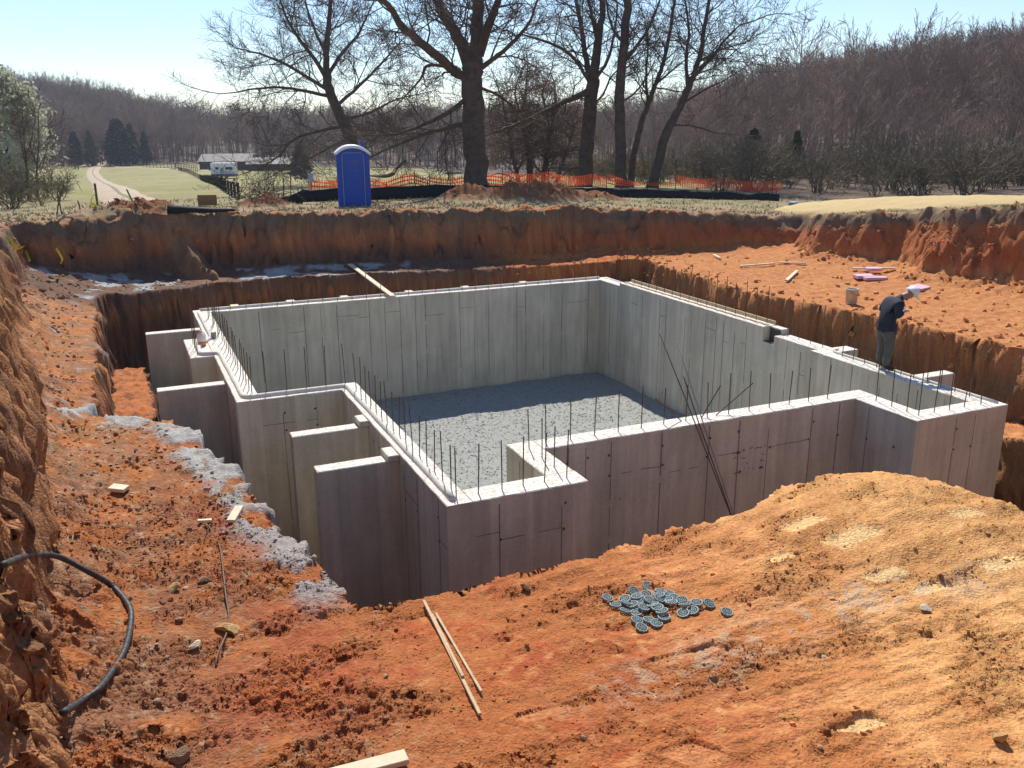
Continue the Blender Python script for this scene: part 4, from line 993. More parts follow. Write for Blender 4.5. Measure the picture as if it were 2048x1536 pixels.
# ------------------------------------------------------------------ far bank: privy, fences, stakes
MAT['blue'] = mat('blue_plastic', (.012,.075,.42), .45, var=.12, scale=3, spec=.4); MAT['blue2'] = mat('pale_blue_trim', (.22,.32,.52), .5); MAT['white'] = mat('white_plastic', (.80,.80,.78), .5)
def toilet():
    a = at_w(709, 413, 34.6); base = gz(a[0], a[1]); d = -np.array([a[0], a[1]]); rz = math.atan2(d[1], d[0]) + math.pi / 2
    t = empty("portable_toilet", (a[0], a[1], base - .02), rz + .05, "blue portable toilet with white domed roof on the far bank", "toilet")
    w, h, dp = .565, 2.02, .56
    MB().box((-w,-dp,.08), (w,dp,h)).box((-w-.03,-dp-.03,0), (w+.03,dp+.03,.08), bev=.01).build("cabin", MAT['blue'], t)
    # corner posts
    for sx in (-1, 1):
        MB().box((sx*w-.05,-dp-.02,.08),(sx*w+.05,-dp+.06,h), bev=.015).build("corner_post", MAT['blue'], t)
    # barrel roof: arc across the width
    prof = [(x, h + .30 * (1 - (abs(x) / .66) ** 2.3)) for x in np.linspace(-.66, .66, 17)]
    v = []; f = []
    for x, z in prof:
        for y in (-.64, -.58, .58, .64): v.append((x, y, z - (.05 if abs(y) > .6 else 0)))
    n = len(prof)
    for i in range(n-1):
        for j in range(3): f.append((i*4+j, (i+1)*4+j, (i+1)*4+j+1, i*4+j+1))
    b0 = len(v)
    for x, z in prof: v += [(x, -.64, max(h - .04, z - .10) - .02), (x, .64, max(h - .04, z - .10) - .02)]
    for i in range(n-1):
        f.append((i*4, b0+i*2, b0+(i+1)*2, (i+1)*4)); f.append((i*4+3, (i+1)*4+3, b0+(i+1)*2+1, b0+i*2+1)); f.append((b0+i*2, b0+i*2+1, b0+(i+1)*2+1, b0+(i+1)*2))
    MB().add(v, f).build("roof", MAT['white'], t, True)
    MB().poly([(x, -dp-.005, z - .03) for x, z in prof if abs(x) < .6] + [(.58,-dp-.005,h-.01),(-.58,-dp-.005,h-.01)]).build("gable", MAT['blue'], t)
    dr = MB().box((-.36,-dp-.045,.12),(.36,-dp-.021,2.0), bev=.008).build("door", MAT['blue'], t)
    arc = [(-.40,-dp-.035,.10),(-.40,-dp-.035,1.86)] + [(-.40+.12*(1-math.cos(k)),-dp-.035,1.86+.17*math.sin(k)) for k in (.5,1,1.5)] + [(.40-.12*(1-math.cos(k)),-dp-.035,1.86+.17*math.sin(k)) for k in (1.5,1,.5)] + [(.40,-dp-.035,1.86),(.40,-dp-.035,.10)]
    MB().tube(arc, .017, 6).build("door_trim", MAT['blue2'], t)
    MB().box((.27,-dp-.07,.95),(.33,-dp-.045,1.12), bev=.006).build("door_handle", MAT['steel'], dr)
    for k in range(3): MB().box((-.30,-dp-.05,1.55+k*.10-.02),(.30,-dp-.0455,1.55+k*.10+.0)).build("door_rib", MAT['blue'], dr)
    pr = MB(); rg = random.Random(4)
    for row, z_ in enumerate((1.74, 1.66)):
        x = -.2
        while x < .2: l = rg.uniform(.02,.04); pr.box((x,-dp-.0475,z_),(x+l,-dp-.0455,z_+.035)); x += l + .018
    x = -.17
    while x < .17: pr.box((x,-dp-.0475,1.36),(x+.03,-dp-.0455,1.39)); x += .055
    tag(pr.build("faded_lettering", mat('faded_yellow_print', (.16,.17,.17), .6), dr), kind="stuff")
    for sx in (-1, 1):
        for k in range(4): MB().box((sx*(w+.001) - (0 if sx > 0 else .012), -.3, 1.72+k*.06), (sx*(w+.001) + (.012 if sx > 0 else 0), .3, 1.75+k*.06)).build("side_vent", MAT['blue2'], t)
    MB().tube([(.42,.40,h+.1),(.42,.40,h+.42)], .05, 10).build("vent_pipe", MAT['blue'], t, True)
    return t
toilet()

def stake(px, py, w, h, r, mt, lb, leanx=0, group="stakes along the far bank", cat="stake", name="wooden_stake"):
    a = at_w(px, py, w); z = gz(a[0], a[1])
    m = MB().box((-r,-r,-.1),(r,r,h-.05)).add([(-r,-r,h-.05),(r,-r,h-.05),(r,r,h-.05),(-r,r,h-.05),(0,0,h)], [(0,1,4),(1,2,4),(2,3,4),(3,0,4)])
    o = m.build(name, mt); o.location = (a[0], a[1], z); o.rotation_euler = (0, leanx, -YAW); tag(o, lb, cat, group); return o
MAT['dwood'] = mat('dark_wood', (.11,.085,.06), .9, var=.3, scale=6)
def fence_run(name, pix, label, h, group=None, posts=1.9, sag=.05, lean=.0):
    """black silt fabric stapled to stakes; pix = (px, py_ground, depth)"""
    P = [at_w(*q) for q in pix]; P = [np.array([p[0], p[1]]) for p in P]
    L_ = [0]
    for a, b in zip(P[:-1], P[1:]): L_.append(L_[-1] + np.linalg.norm(b - a))
    n = int(L_[-1] / .16); root = empty(name, (P[0][0], P[0][1], gz(*P[0])), 0, label, "silt fence", group)
    o_ = np.array(root.location); v = []; f = []; pts = []
    for i in range(n + 1):
        t = L_[-1] * i / n; xy = np.array([np.interp(t, L_, [p[0] for p in P]), np.interp(t, L_, [p[1] for p in P])])
        ph = (t % posts) / posts; s_ = sag * 4 * ph * (1 - ph); bl = .03 * math.sin(t * 5.1) + .03 * math.sin(t * 2.3); hh = np.interp(t, L_, h) if hasattr(h, '__len__') else h
        pts.append((xy, hh)); nrm = -xy / np.linalg.norm(xy)
        z = gz(*xy)
        for q, b in ((0, .10), (.5, bl + .03), (1, 0)):
            p = xy + nrm * b; v.append((p[0]-o_[0], p[1]-o_[1], z - .03 + q * (hh - s_) - o_[2]))
    for i in range(n):
        for j in range(2): f.append((i*3+j, i*3+j+1, i*3+4+j, i*3+3+j))
    fb = MB().add(v, f).build("fabric", MAT['black'], root, True)
    md = fb.modifiers.new("thick", 'SOLIDIFY'); md.thickness = .004
    k = 0
    while k < n + 1:
        xy, hh = pts[min(k, n)]; q = xy * (1 + .03 / np.linalg.norm(xy)); z = gz(*q)
        MB().box((q[0]-o_[0]-.018, q[1]-o_[1]-.018, z-.1-o_[2]), (q[0]-o_[0]+.018, q[1]-o_[1]+.018, z+hh+.10-o_[2])).build("stake", MAT['dwood'], root)
        k += int(posts / .16)
    return root
fence_run("silt_fence", [(606,405,37.6),(735,403,38.2),(860,401,38.8),(1000,399,39.6),(1160,397,40.4),(1350,398,41),(1558,406,40.5)], "long black silt fence behind the blue toilet and the dirt heaps", [.56,.58,.60,.54,.46,.42,.36])
fence_run("silt_fence", [(520,419,35.5),(560,415,36),(606,411,36.5)], "slanting grey end of the black silt fence left of the toilet", [.08,.28,.58], posts=.9)
# rolled-up black fabric end lying on the brink
a0, a1 = hit(338, 424), hit(470, 424); 
o = MB().tube([up(hit(336,426),.10), up(hit(350,427),.12), up(hit(375,428),.08), up(hit(420,426),.06), up(hit(470,424),.05)], [.17,.16,.12,.09,.05], 10, flat=.6).build("fabric_roll", MAT['black'], None, True); tag(o, "rumpled black fabric roll lying on the brink beside the brown panel", "fabric")
a = at_w(416, 416, 36.5); z = gz(a[0], a[1]); bd = empty("plywood_panel", (a[0], a[1], z), -YAW + .1, "brown square plywood panel standing on the far bank", "panel")
MB().box((-.38,-.012,.02),(.38,.012,.44)).build("board", mat('brown_plywood', (.24,.13,.06), .8, var=.15, scale=4), bd)
for sx in (-.3, .3): MB().box((sx-.02,.013,-.1),(sx+.02,.05,.38)).build("post", MAT['dwood'], bd)

MAT['net'] = mat('orange_safety_net', (.82,.14,.04), .6, spec=.2, trans=.35); MAT['netpost'] = mat('dark_steel_post', (.05,.045,.04), .7)
def net(pix, hts, label, dens=1.0, mess=0.0):
    P = [np.array(at_w(*q)[:2]) for q in pix]; L_ = [0]
    for a, b in zip(P[:-1], P[1:]): L_.append(L_[-1] + np.linalg.norm(b - a))
    root = empty("safety_net_fence", (P[0][0], P[0][1], gz(*P[0])), 0, label, "net fence", "orange safety nets under the trees"); o_ = np.array(root.location)
    rg = random.Random(int(pix[0][0]))
    def pt(t, q):
        xy = np.array([np.interp(t, L_, [p[0] for p in P]), np.interp(t, L_, [p[1] for p in P])]); hh = np.interp(t, L_, [a for a, b in hts]); lo = np.interp(t, L_, [b for a, b in hts])
        ph = (t % 2.4) / 2.4; sag = .16 * 4 * ph * (1 - ph) + mess * .25 * math.sin(t * 2.1)
        nr = -xy / np.linalg.norm(xy) * (.06 * math.sin(t * 3 + q * 4) + mess * .3 * math.sin(t * 5 + q * 3))
        return (xy[0] + nr[0] - o_[0], xy[1] + nr[1] - o_[1], gz_cache(xy) + lo + (hh - lo) * q - sag * (1 - .3 * (1-q)) * min(1, hh) - o_[2])
    cache = {}
    def gz_cache(xy):
        k = (round(xy[0] * 2), round(xy[1] * 2))
        if k not in cache: cache[k] = gz(*xy)
        return cache[k]
    m = MB(); n = int(L_[-1] / .11); nh = max(3, int(7 * dens))
    for j in range(nh):                                       # horizontal ribbons
        q0 = j / nh + .01; q1 = q0 + .36 / nh
        vs = []
        for i in range(0, n + 1, 2): t = L_[-1] * i / n; vs += [pt(t, q0), pt(t, q1)]
        m.add(vs, [(2*i, 2*i+1, 2*i+3, 2*i+2) for i in range(len(vs)//2 - 1)])
    for i in range(n):                                        # vertical strips
        t = L_[-1] * i / n + rg.uniform(-.01, .01); t2 = t + .042
        m.add([pt(t, 0), pt(t2, 0), pt(t2, .5), pt(t, .5), pt(t2, 1), pt(t, 1)], [(0,1,2,3),(3,2,4,5)])
    o = m.build("net", MAT['net'], root); tag(o, kind="stuff")
    t = 0
    while t <= L_[-1] + .01:
        p = pt(t, 1); g = pt(t, 0); xy = (p[0], p[1])
        MB().tube([(p[0], p[1], gz(p[0]+o_[0], p[1]+o_[1]) - .1 - o_[2]), (p[0], p[1], p[2] + .12)], .022, 5).build("post", MAT['netpost'], root); t += 2.4
net([(1005,400,43),(1110,398,44),(1212,396,45)], [(1.0,.42),(.95,.42),(.85,.35)], "bright orange net right of the big trunk above the dirt heaps")
net([(1212,396,45),(1300,394,46),(1350,392,46)], [(.95,.4),(.42,.30),(.75,.35)], "sagging thin strand of orange net between the right trunks", .45)
net([(1350,392,45),(1450,396,45),(1562,400,44)], [(.88,.35),(.82,.3),(.68,.2)], "orange net panel at the right end of the fence")
net([(620,405,42),(680,402,42.5)], [(.9,.25),(1.0,.4)], "pale see-through orange net left of the toilet", .5, .5)
net([(733,402,42.5),(790,400,43),(860,400,43.5)], [(.85,.3),(.95,.35),(.7,.3)], "tangled orange net just right of the toilet", .5, .6)
net([(860,400,43.5),(935,400,43.3),(1005,400,43)], [(.8,.3),(.9,.35),(1.0,.4)], "thin orange net left of the big trunk", .5, .2)
# survey stakes with yellow tape on the left
MAT['tape'] = mat('yellow_tape', (.80,.68,.04), .5)
def tape(P, label, w=.03):
    m = MB(); v = []
    P = smooth_path(P, 6)
    for i, p in enumerate(P):
        tw = .5 * math.sin(i * .9); v += [(p[0] - w*math.cos(tw)*.9, p[1], p[2] - w*.6), (p[0] + w*math.cos(tw)*.9, p[1], p[2] + w*.6)]
    m.add(v, [(2*i, 2*i+1, 2*i+3, 2*i+2) for i in range(len(P)-1)])
    o = m.build("warning_tape", MAT['tape']); tag(o, label, "tape", "scraps of yellow tape"); md = o.modifiers.new("t", 'SOLIDIFY'); md.thickness = .003
RXY3 = np.array([RXY[0], RXY[1], 0]); FXY3 = np.array([FXY[0], FXY[1], 0])
stake(197, 424, 31.6, 1.15, .03, MAT['dwood'], "dark stake wrapped in yellow tape above the left cut")
a = at_w(197, 424, 31.6); z0 = gz(a[0], a[1])
sp_ = np.array([a[0], a[1], z0]); tape([sp_ + RXY3 * q + np.array([0, 0, h]) - FXY3 * .06 for q, h in ((.03,.80),(-.12,.66),(-.19,.45),(-.14,.22),(.0,.06),(.03,.3),(-.10,.42),(.03,.5),(.3,.62))], "yellow tape wound round the stake above the left cut", .035)
tape([at_w(243,397,33), at_w(243,408,33), at_w(244,420,33)], "strip of yellow tape hanging beside the dirt road", .03)
stake(276, 424, 33, .95, .022, MAT['dwood'], "thin leaning stake at the end of the dirt road", -.35)
for k, (px, w_, h_, ln, lb) in enumerate(((113,33,.7,.28,"short leaning twig stake left of the taped stake"),(123,33,.75,-.05,"upright twig stake left of the taped stake"),(163,33,.55,-.15,"low stake just left of the taped stake"))):
    stake(px, 425, w_, h_, .018, MAT['dwood'], lb, ln)
def pin(px, py, label):
    p = hit(px, py); return p
t0 = [hit(18,478), hit(25,490), hit(33,503), hit(42,507), hit(50,505), hit(55,515), hit(60,527)]
tape([up(p, .04) for p in t0], "yellow tape snaking down the left corner of the cut", .035)
p = hit(122, 549); o = MB().tube([(0,0,-.1),(.01,0,.7)], .012, 5).build("survey_pin", MAT['dwood']); o.location = p; tag(o, "thin pin with yellow ribbon at the foot of the left cut", "stake")
tape([(p[0]-.02,p[1],p[2]+.72),(p[0]+.05,p[1]-.01,p[2]+.55),(p[0]+.09,p[1],p[2]+.4),(p[0]+.03,p[1],p[2]+.28)], "yellow ribbon tied to the thin pin", .03)
for k, (px, w_, h_, lb) in enumerate(((532,39,.6,"low thin stake at the left end of the net line"),(550,40,.75,"thin stake second from the left end of the net line"),(569,41,.9,"thin stake third from the left end of the net line"),(583,41,1.15,"tall thin stake just left of the blue sign"))):
    stake(px, 412, w_, h_, .02, MAT['dwood'], lb, .03 * (k - 1))
a = at_w(624, 400, 40); z = gz(a[0], a[1]); sg = empty("blue_sign", (a[0], a[1], z), -YAW, "small pale blue sign on a thin post left of the toilet", "sign")
MB().box((-.02,-.015,-.1),(.02,.015,.75)).build("post", MAT['netpost'], sg); MB().box((-.10,-.03,.72),(.12,-.016,1.08)).build("sign_panel", mat('pale_blue_panel', (.30,.36,.52), .5), sg)
a = hit(1586, 414); bx = empty("blue_marker_box", a, .3, "small blue box on the grass right of the orange net", "box")
MB().box((-.16,-.12,0),(.16,.12,.17), bev=.02).build("box_body", mat('blue_box', (.16,.24,.42), .6), bx); MB().box((-.17,-.13,.17),(.17,.13,.20), bev=.01).build("box_lid", mat('grey_lid', (.4,.44,.5), .6), bx)
a = hit(1593, 412); o = MB().tube([(0,0,-.05),(0,0,.33)], .018, 6).build("white_pipe", MAT['white'], None, True); o.location = a; tag(o, "short white pipe standing behind the small blue box", "pipe")

# straw-covered mound at the right
c0 = at_w(1900, 404, 34); n = 60
gu, gv = np.meshgrid(np.linspace(-1, 1, n), np.linspace(-1, 1, n)); gu = gu.ravel(); gv = gv.ravel(); rr_ = np.hypot(gu, gv)
ru = RXY; fu_ = FXY
su = c0[0] + gu * 6.6 * ru[0] + gv * 4.0 * fu_[0]; sv = c0[1] + gu * 6.6 * ru[1] + gv * 4.0 * fu_[1]
sz = terrain(su, sv); k_ = np.clip(1 - rr_ ** 2.2, -1, 1)
szz = sz + np.where(k_ > 0, .45 * np.maximum(k_, 0) ** .6, 0) - np.where(k_ <= 0, .3, 0) + .05 * fbm(su * 2, sv * 2, 4, 600) * (k_ > 0)
II = np.arange(n * n).reshape(n, n); qq = np.stack([II[:-1,:-1], II[:-1,1:], II[1:,1:], II[1:,:-1]], -1).reshape(-1, 4)
MAT['straw'] = mat('straw', (.62,.46,.22), .9, var=.25, scale=14, bump=.8, bscale=60, bdist=.03, col2=(.50,.36,.16))
o = link("straw_mound", big_mesh("straw_mound", np.stack([su, sv, szz], 1), qq), MAT['straw']); tag(o, "low mound covered with pale yellow straw at the right", "mound")

# ------------------------------------------------------------------ pasture: road, pond, fences, sheds
def drape(name, center, width, mt, lift=.12, nc=5):
    P = smooth_path(center, 10); v = []; f = []
    for i, p in enumerate(P):
        q = np.array(P[min(i+1, len(P)-1)]) - np.array(P[max(i-1, 0)]); t = q[:2] / np.linalg.norm(q[:2]); nrm = np.array([-t[1], t[0]])
        w = np.interp(i / (len(P)-1), [0, 1], width) if hasattr(width, '__len__') else width
        for k in range(nc):
            s_ = (k / (nc-1) - .5) * w * (1 + .06 * math.sin(i * 1.7)); x, y = p[0] + nrm[0]*s_, p[1] + nrm[1]*s_
            v.append((x, y, gz(x, y) + lift - (.12 if k in (0, nc-1) else 0) - (-.03 if k == nc//2 else 0)))
    for i in range(len(P)-1):
        for k in range(nc-1): f.append((i*nc+k, i*nc+k+1, (i+1)*nc+k+1, (i+1)*nc+k)[::-1])
    m = MB().add(v, f)
    for i, q in enumerate(f): m.m[i] = 0
    return m.build(name, mt, None, True)
MAT['road'] = mat('pale_dirt', (.42,.33,.235), .95, var=.3, scale=1.5, bump=.5, bscale=12); MAT['roadmid'] = mat('grassy_crown', (.22,.19,.105), .95, var=.3, scale=2)
rc = [at_w(296, 426, 34.0), at_w(276, 413, 38.5)] + [hit(a, b) for a, b in ((255,399),(232,384),(206,367),(188,352),(186,342),(196,332),(206,325))]
o = drape("dirt_road", rc, [2.3, 2.7], MAT['road']); tag(o, kind="structure")
o = drape("grass_strip", rc, [.7, .5], MAT['roadmid'], .17, 3); tag(o, kind="structure")
o = drape("dirt_path", [hit(a, b) for a, b in ((212,333),(250,335),(300,337),(355,339),(420,341))], .9, MAT['road'], .12, 3); tag(o, kind="structure")
o = drape("dirt_path", [hit(a, b) for a, b in ((195,331),(165,331),(130,331))], 1.2, MAT['road'], .12, 3); tag(o, kind="structure")
MAT['water'] = mat('pond_water', (.02,.035,.05), .05, spec=.9)
pc = hit(908, 347); el = [(pc[0] + RXY[0]*math.cos(t)*1.9 + FXY[0]*math.sin(t)*5, pc[1] + RXY[1]*math.cos(t)*1.9 + FXY[1]*math.sin(t)*5) for t in np.linspace(0, 2*math.pi, 40)[:-1]]
zp = max(gz(*e) for e in el) + .04
o = MB().poly([(a, b, zp) for a, b in el]).build("pond", MAT['water']); tag(o, kind="structure")
MAT['fencew'] = mat('dark_fence_wood', (.035,.032,.026), .9, var=.3, scale=3)
def rail_fence(pix, label, h, nr, gap=2.4, vine=False):
    P = [hit(a, b) for a, b in pix]; L_ = [0]
    for a, b in zip(P[:-1], P[1:]): L_.append(L_[-1] + np.linalg.norm((b - a)[:2]))
    root = empty("rail_fence", tuple(P[0]), 0, label, "fence", "wooden fences in the pasture"); o_ = np.array(P[0]); n = max(1, int(L_[-1] / gap)); pts = []
    for i in range(n + 1):
        t = L_[-1] * i / n; x = np.interp(t, L_, [p[0] for p in P]); y = np.interp(t, L_, [p[1] for p in P]); z = gz(x, y); pts.append((x - o_[0], y - o_[1], z - o_[2]))
    for x, y, z in pts:
        hh = h * random.uniform(.95, 1.1)
        MB().box((x-.055, y-.055, z-.2), (x+.055, y+.055, z+hh)).build("post", MAT['fencew'], root)
        if vine and random.random() < .8:
            v = MB(); c = random.randrange(6, 11)
            for k in range(c):
                a = random.uniform(0, 6.28); r_ = random.uniform(.05, .22); zz = random.uniform(.1, hh * 1.15)
                px_, py_ = x + r_*math.cos(a), y + r_*math.sin(a); s_ = random.uniform(.03, .07)
                v.add([(px_-s_,py_,z+zz-s_),(px_+s_,py_+s_*.5,z+zz-s_*.3),(px_+s_*.3,py_-s_*.5,z+zz+s_)], [(0,1,2)])
            tag(v.build("vine", MAT['cedar'], root), kind="stuff")
    for j in range(nr):
        q = (j + .75) / nr * h
        for a, b in zip(pts[:-1], pts[1:]):
            MB().tube([(a[0], a[1], a[2] + q + random.uniform(-.03,.03)), (b[0], b[1], b[2] + q + random.uniform(-.03,.03))], .045, 4).build("rail", MAT['fencew'], root)
MAT['cedar'] = mat('dark_evergreen', (.045,.062,.036), .9, var=.35, scale=.8, spec=.1)
rail_fence([(229,329),(290,333),(352,339)], "four-rail dark fence running right from the dirt road", 1.5, 4, 4.0)
rail_fence([(350,337),(395,344)], "short dark rail fence in front of the left shed", 1.4, 3, 3)
rail_fence([(356,340),(400,358),(450,383),(478,399)], "overgrown post fence slanting down the pasture towards the cut", .72, 2, 2.8, True)
rail_fence([(470,348),(560,350),(660,350)], "dark rail fence below the long shed", 1.4, 4, 4.0)
rail_fence([(736,342),(840,343),(930,345)], "faint rail fence across the grass right of the toilet", 1.2, 3, 4.0)
for k, px in enumerate((151, 157)):
    a = hit(px, 339); o = MB().box((-.12,-.12,-.2),(.12,.12,2.1)).build("gate_post", MAT['fencew']); o.location = a; tag(o, ("left" if k == 0 else "right") + " one of two dark gate posts left of the dirt road", "post", "gate posts by the road")
MAT['tin'] = mat('pale_tin_roof', (.22,.19,.165), .7, var=.4, scale=1.2); MAT['darkwall'] = mat('dark_boards', (.075,.06,.048), .9, var=.4, scale=3)
def shed(px0, px1, py_eave, py_ridge, w, label, over=.3, dep=6.0):
    a, b = at_w(px0, py_eave, w), at_w(px1, py_eave, w); c = (a + b) / 2; L_ = np.linalg.norm((b - a)[:2]); g = gz(c[0], c[1]) - .1; rz = math.atan2((b-a)[1], (b-a)[0])
    he = c[2] - g; hr = at_w(px0, py_ridge, w)[2] - g + .25
    s = empty("shed", (c[0], c[1], g), rz, label, "shed", "low sheds in the pasture"); n = max(3, int(L_ / .6))
    for k in range(n):                     # board wall
        x0 = -L_/2 + L_*k/n; MB().box((x0 + .01, -.04, 0), (x0 + L_/n - .01, .0, he - .02*(k % 2))).build("wall_board", MAT['darkwall'], s)
    MB().box((-L_/2, dep-.05, 0), (L_/2, dep, he + .2)).build("back_wall", MAT['darkwall'], s)
    for sx in (-1, 1): MB().add([(sx*L_/2, .01, 0), (sx*L_/2, dep-.06, 0), (sx*L_/2, dep-.06, he+.15), (sx*L_/2, dep/2, hr-.08), (sx*L_/2, .01, he-.05)], [(0,1,2,3,4)]).build("end_wall", MAT['darkwall'], s)
    for k in range(n):                     # roof sheets
        x0 = -L_/2 - over + (L_ + 2*over)*k/n; x1 = -L_/2 - over + (L_ + 2*over)*(k+1)/n - .02; dz = random.uniform(-.03, .03)
        MB().add([(x0,-.4,he-.05+dz),(x1,-.4,he-.05+dz),(x1,dep/2,hr+dz),(x0,dep/2,hr+dz),(x0,-.4,he-.0+dz),(x1,-.4,he+dz),(x1,dep/2,hr+.05+dz),(x0,dep/2,hr+.05+dz)], [(3,2,1,0),(4,5,6,7),(0,1,5,4),(1,2,6,5),(2,3,7,6),(3,0,4,7)]).build("roof_sheet", MAT['tin'], s)
        MB().box((x0, dep/2, hr-.0+dz), (x1, dep+.4, hr+.04+dz)).build("roof_sheet", MAT['tin'], s)
shed(398, 500, 323, 312, 205, "low dark shed with tan tin roof behind the white trailer")
shed(494, 578, 328, 320, 190, "long low shed with pale roof right of the white trailer")
def trailer():
    a, b = at_w(422, 346, 158), at_w(469, 346, 158); c = (a + b) / 2; g = gz(c[0], c[1]); L_ = np.linalg.norm((b-a)[:2]); rz = math.atan2((b-a)[1], (b-a)[0])
    t = empty("horse_trailer", (c[0], c[1], g), rz, "white trailer with two dark windows parked before the sheds", "trailer"); h = L_ * .55
    MB().box((-L_/2, 0, .75), (L_/2, 2.0, h + .35), bev=.06).build("body", MAT['white'], t)
    MB().box((-L_/2-.01, -.01, .35), (L_/2+.01, 2.01, .75), bev=.04).build("skirt", mat('blue_grey_skirt', (.09,.11,.19), .6), t)
    for x0, x1 in ((-L_*.30, -L_*.16), (L_*.12, L_*.42)):
        wd = MB().box((x0-.04, -.03, h*.62), (x1+.04, -.001, h*.88)).build("window", MAT['white'], t); MB().box((x0, -.045, h*.65), (x1, -.031, h*.85)).build("pane", mat('dark_glass', (.03,.035,.05), .2), wd)
    MB().box((-L_*.10, -.03, .8), (L_*.04, -.001, h*.80)).build("door", mat('grey_door', (.35,.36,.42), .6), t)
    MB().box((-L_/2, -.02, h*.45), (L_/2, -.002, h*.49)).build("stripe", mat('grey_stripe', (.25,.27,.36), .6), t)
    for x in (-.55, .55):
        w = MB().lathe([(.30,-.1),(.33,-.06),(.33,.06),(.30,.1)], 16, M=Matrix.Rotation(math.pi/2, 4, 'X')).build("wheel", MAT['black'], t, True); w.location = (x, .15, .33)
        MB().lathe([(.16,-.11),(.16,.11)], 12, M=Matrix.Rotation(math.pi/2, 4, 'X')).build("rim", MAT['white'], w)
trailer()

# ------------------------------------------------------------------ trees
def batch(groups, name, mt, parent=None, sides=(7, 5, 3, 3)):
    """groups: {level: [(pts, radii)]} -> one mesh"""
    VV = []; FF = []; base = 0
    for lev, L_ in groups.items():
        by = {}
        for p, r in L_: by.setdefault(len(p), []).append((p, r))
        s = sides[min(lev, len(sides) - 1)]
        for K, its in by.items():
            P = np.array([i[0] for i in its], float); R = np.array([i[1] for i in its], float); n = len(P)
            ax = P[:, -1] - P[:, 0]; ax /= np.linalg.norm(ax, axis=1, keepdims=True) + 1e-9
            ref = np.where(np.abs(ax[:, 2:3]) < .85, np.array([[0, 0, 1.]]), np.array([[1., 0, 0]]))
            e1 = np.cross(ax, ref); e1 /= np.linalg.norm(e1, axis=1, keepdims=True); e2 = np.cross(ax, e1)
            an = np.arange(s) * 2 * math.pi / s
            ring = e1[:, None, :] * np.cos(an)[None, :, None] + e2[:, None, :] * np.sin(an)[None, :, None]
            Vv = P[:, :, None, :] + ring[:, None] * R[:, :, None, None]
            idx = np.arange(n * K * s).reshape(n, K, s) + base
            q = np.stack([idx[:, :-1], np.roll(idx, -1, 2)[:, :-1], np.roll(idx, -1, 2)[:, 1:], idx[:, 1:]], -1).reshape(-1, 4)
            VV.append(Vv.reshape(-1, 3)); FF.append(q); base += n * K * s
    return link(name, big_mesh(name, np.vstack(VV), np.vstack(FF)), mt, parent)
def rot_dir(d, ang, rg):
    d = d / (np.linalg.norm(d) + 1e-9); a = rg.normal(size=3); p = a - d * a.dot(d); p /= np.linalg.norm(p) + 1e-9
    return d * math.cos(ang) + p * math.sin(ang)
def grow(out, p, d, r, L_, lev, rg, kids, wig=.18, upb=.06, lo=30, hi=62, rmin=.011):
    K = 5 if lev > 0 else 3; pts = [p]; rad = [r]; d = d / np.linalg.norm(d)
    for i in range(1, K):
        d = d + rg.normal(size=3) * wig + np.array([0, 0, upb]); d /= np.linalg.norm(d)
        pts.append(pts[-1] + d * L_ / (K - 1)); rad.append(max(r * (1 - .62 * i / (K - 1)), rmin))
    out.setdefault(4 - lev if lev < 4 else 0, []).append((pts, rad))
    if lev > 0:
        n = kids[lev - 1]
        for k in range(n):
            t = .22 + .78 * (k + rg.uniform(0, .8)) / n; t = min(t, .999); x = t * (K - 1); i = int(x); f_ = x - i
            q = np.array(pts[i]) * (1 - f_) + np.array(pts[i+1]) * f_; rr_ = rad[i] * (1 - f_) + rad[i+1] * f_
            dd = np.array(pts[i+1]) - np.array(pts[i])
            nd = rot_dir(dd, math.radians(rg.uniform(lo, hi)) * (1 if k < n - 1 else .35), rg)
            grow(out, q, nd, rr_ * rg.uniform(.45, .68), L_ * rg.uniform(.42, .68) * (1.05 - .35 * t), lev - 1, rg, kids, wig, upb, lo, hi, rmin)
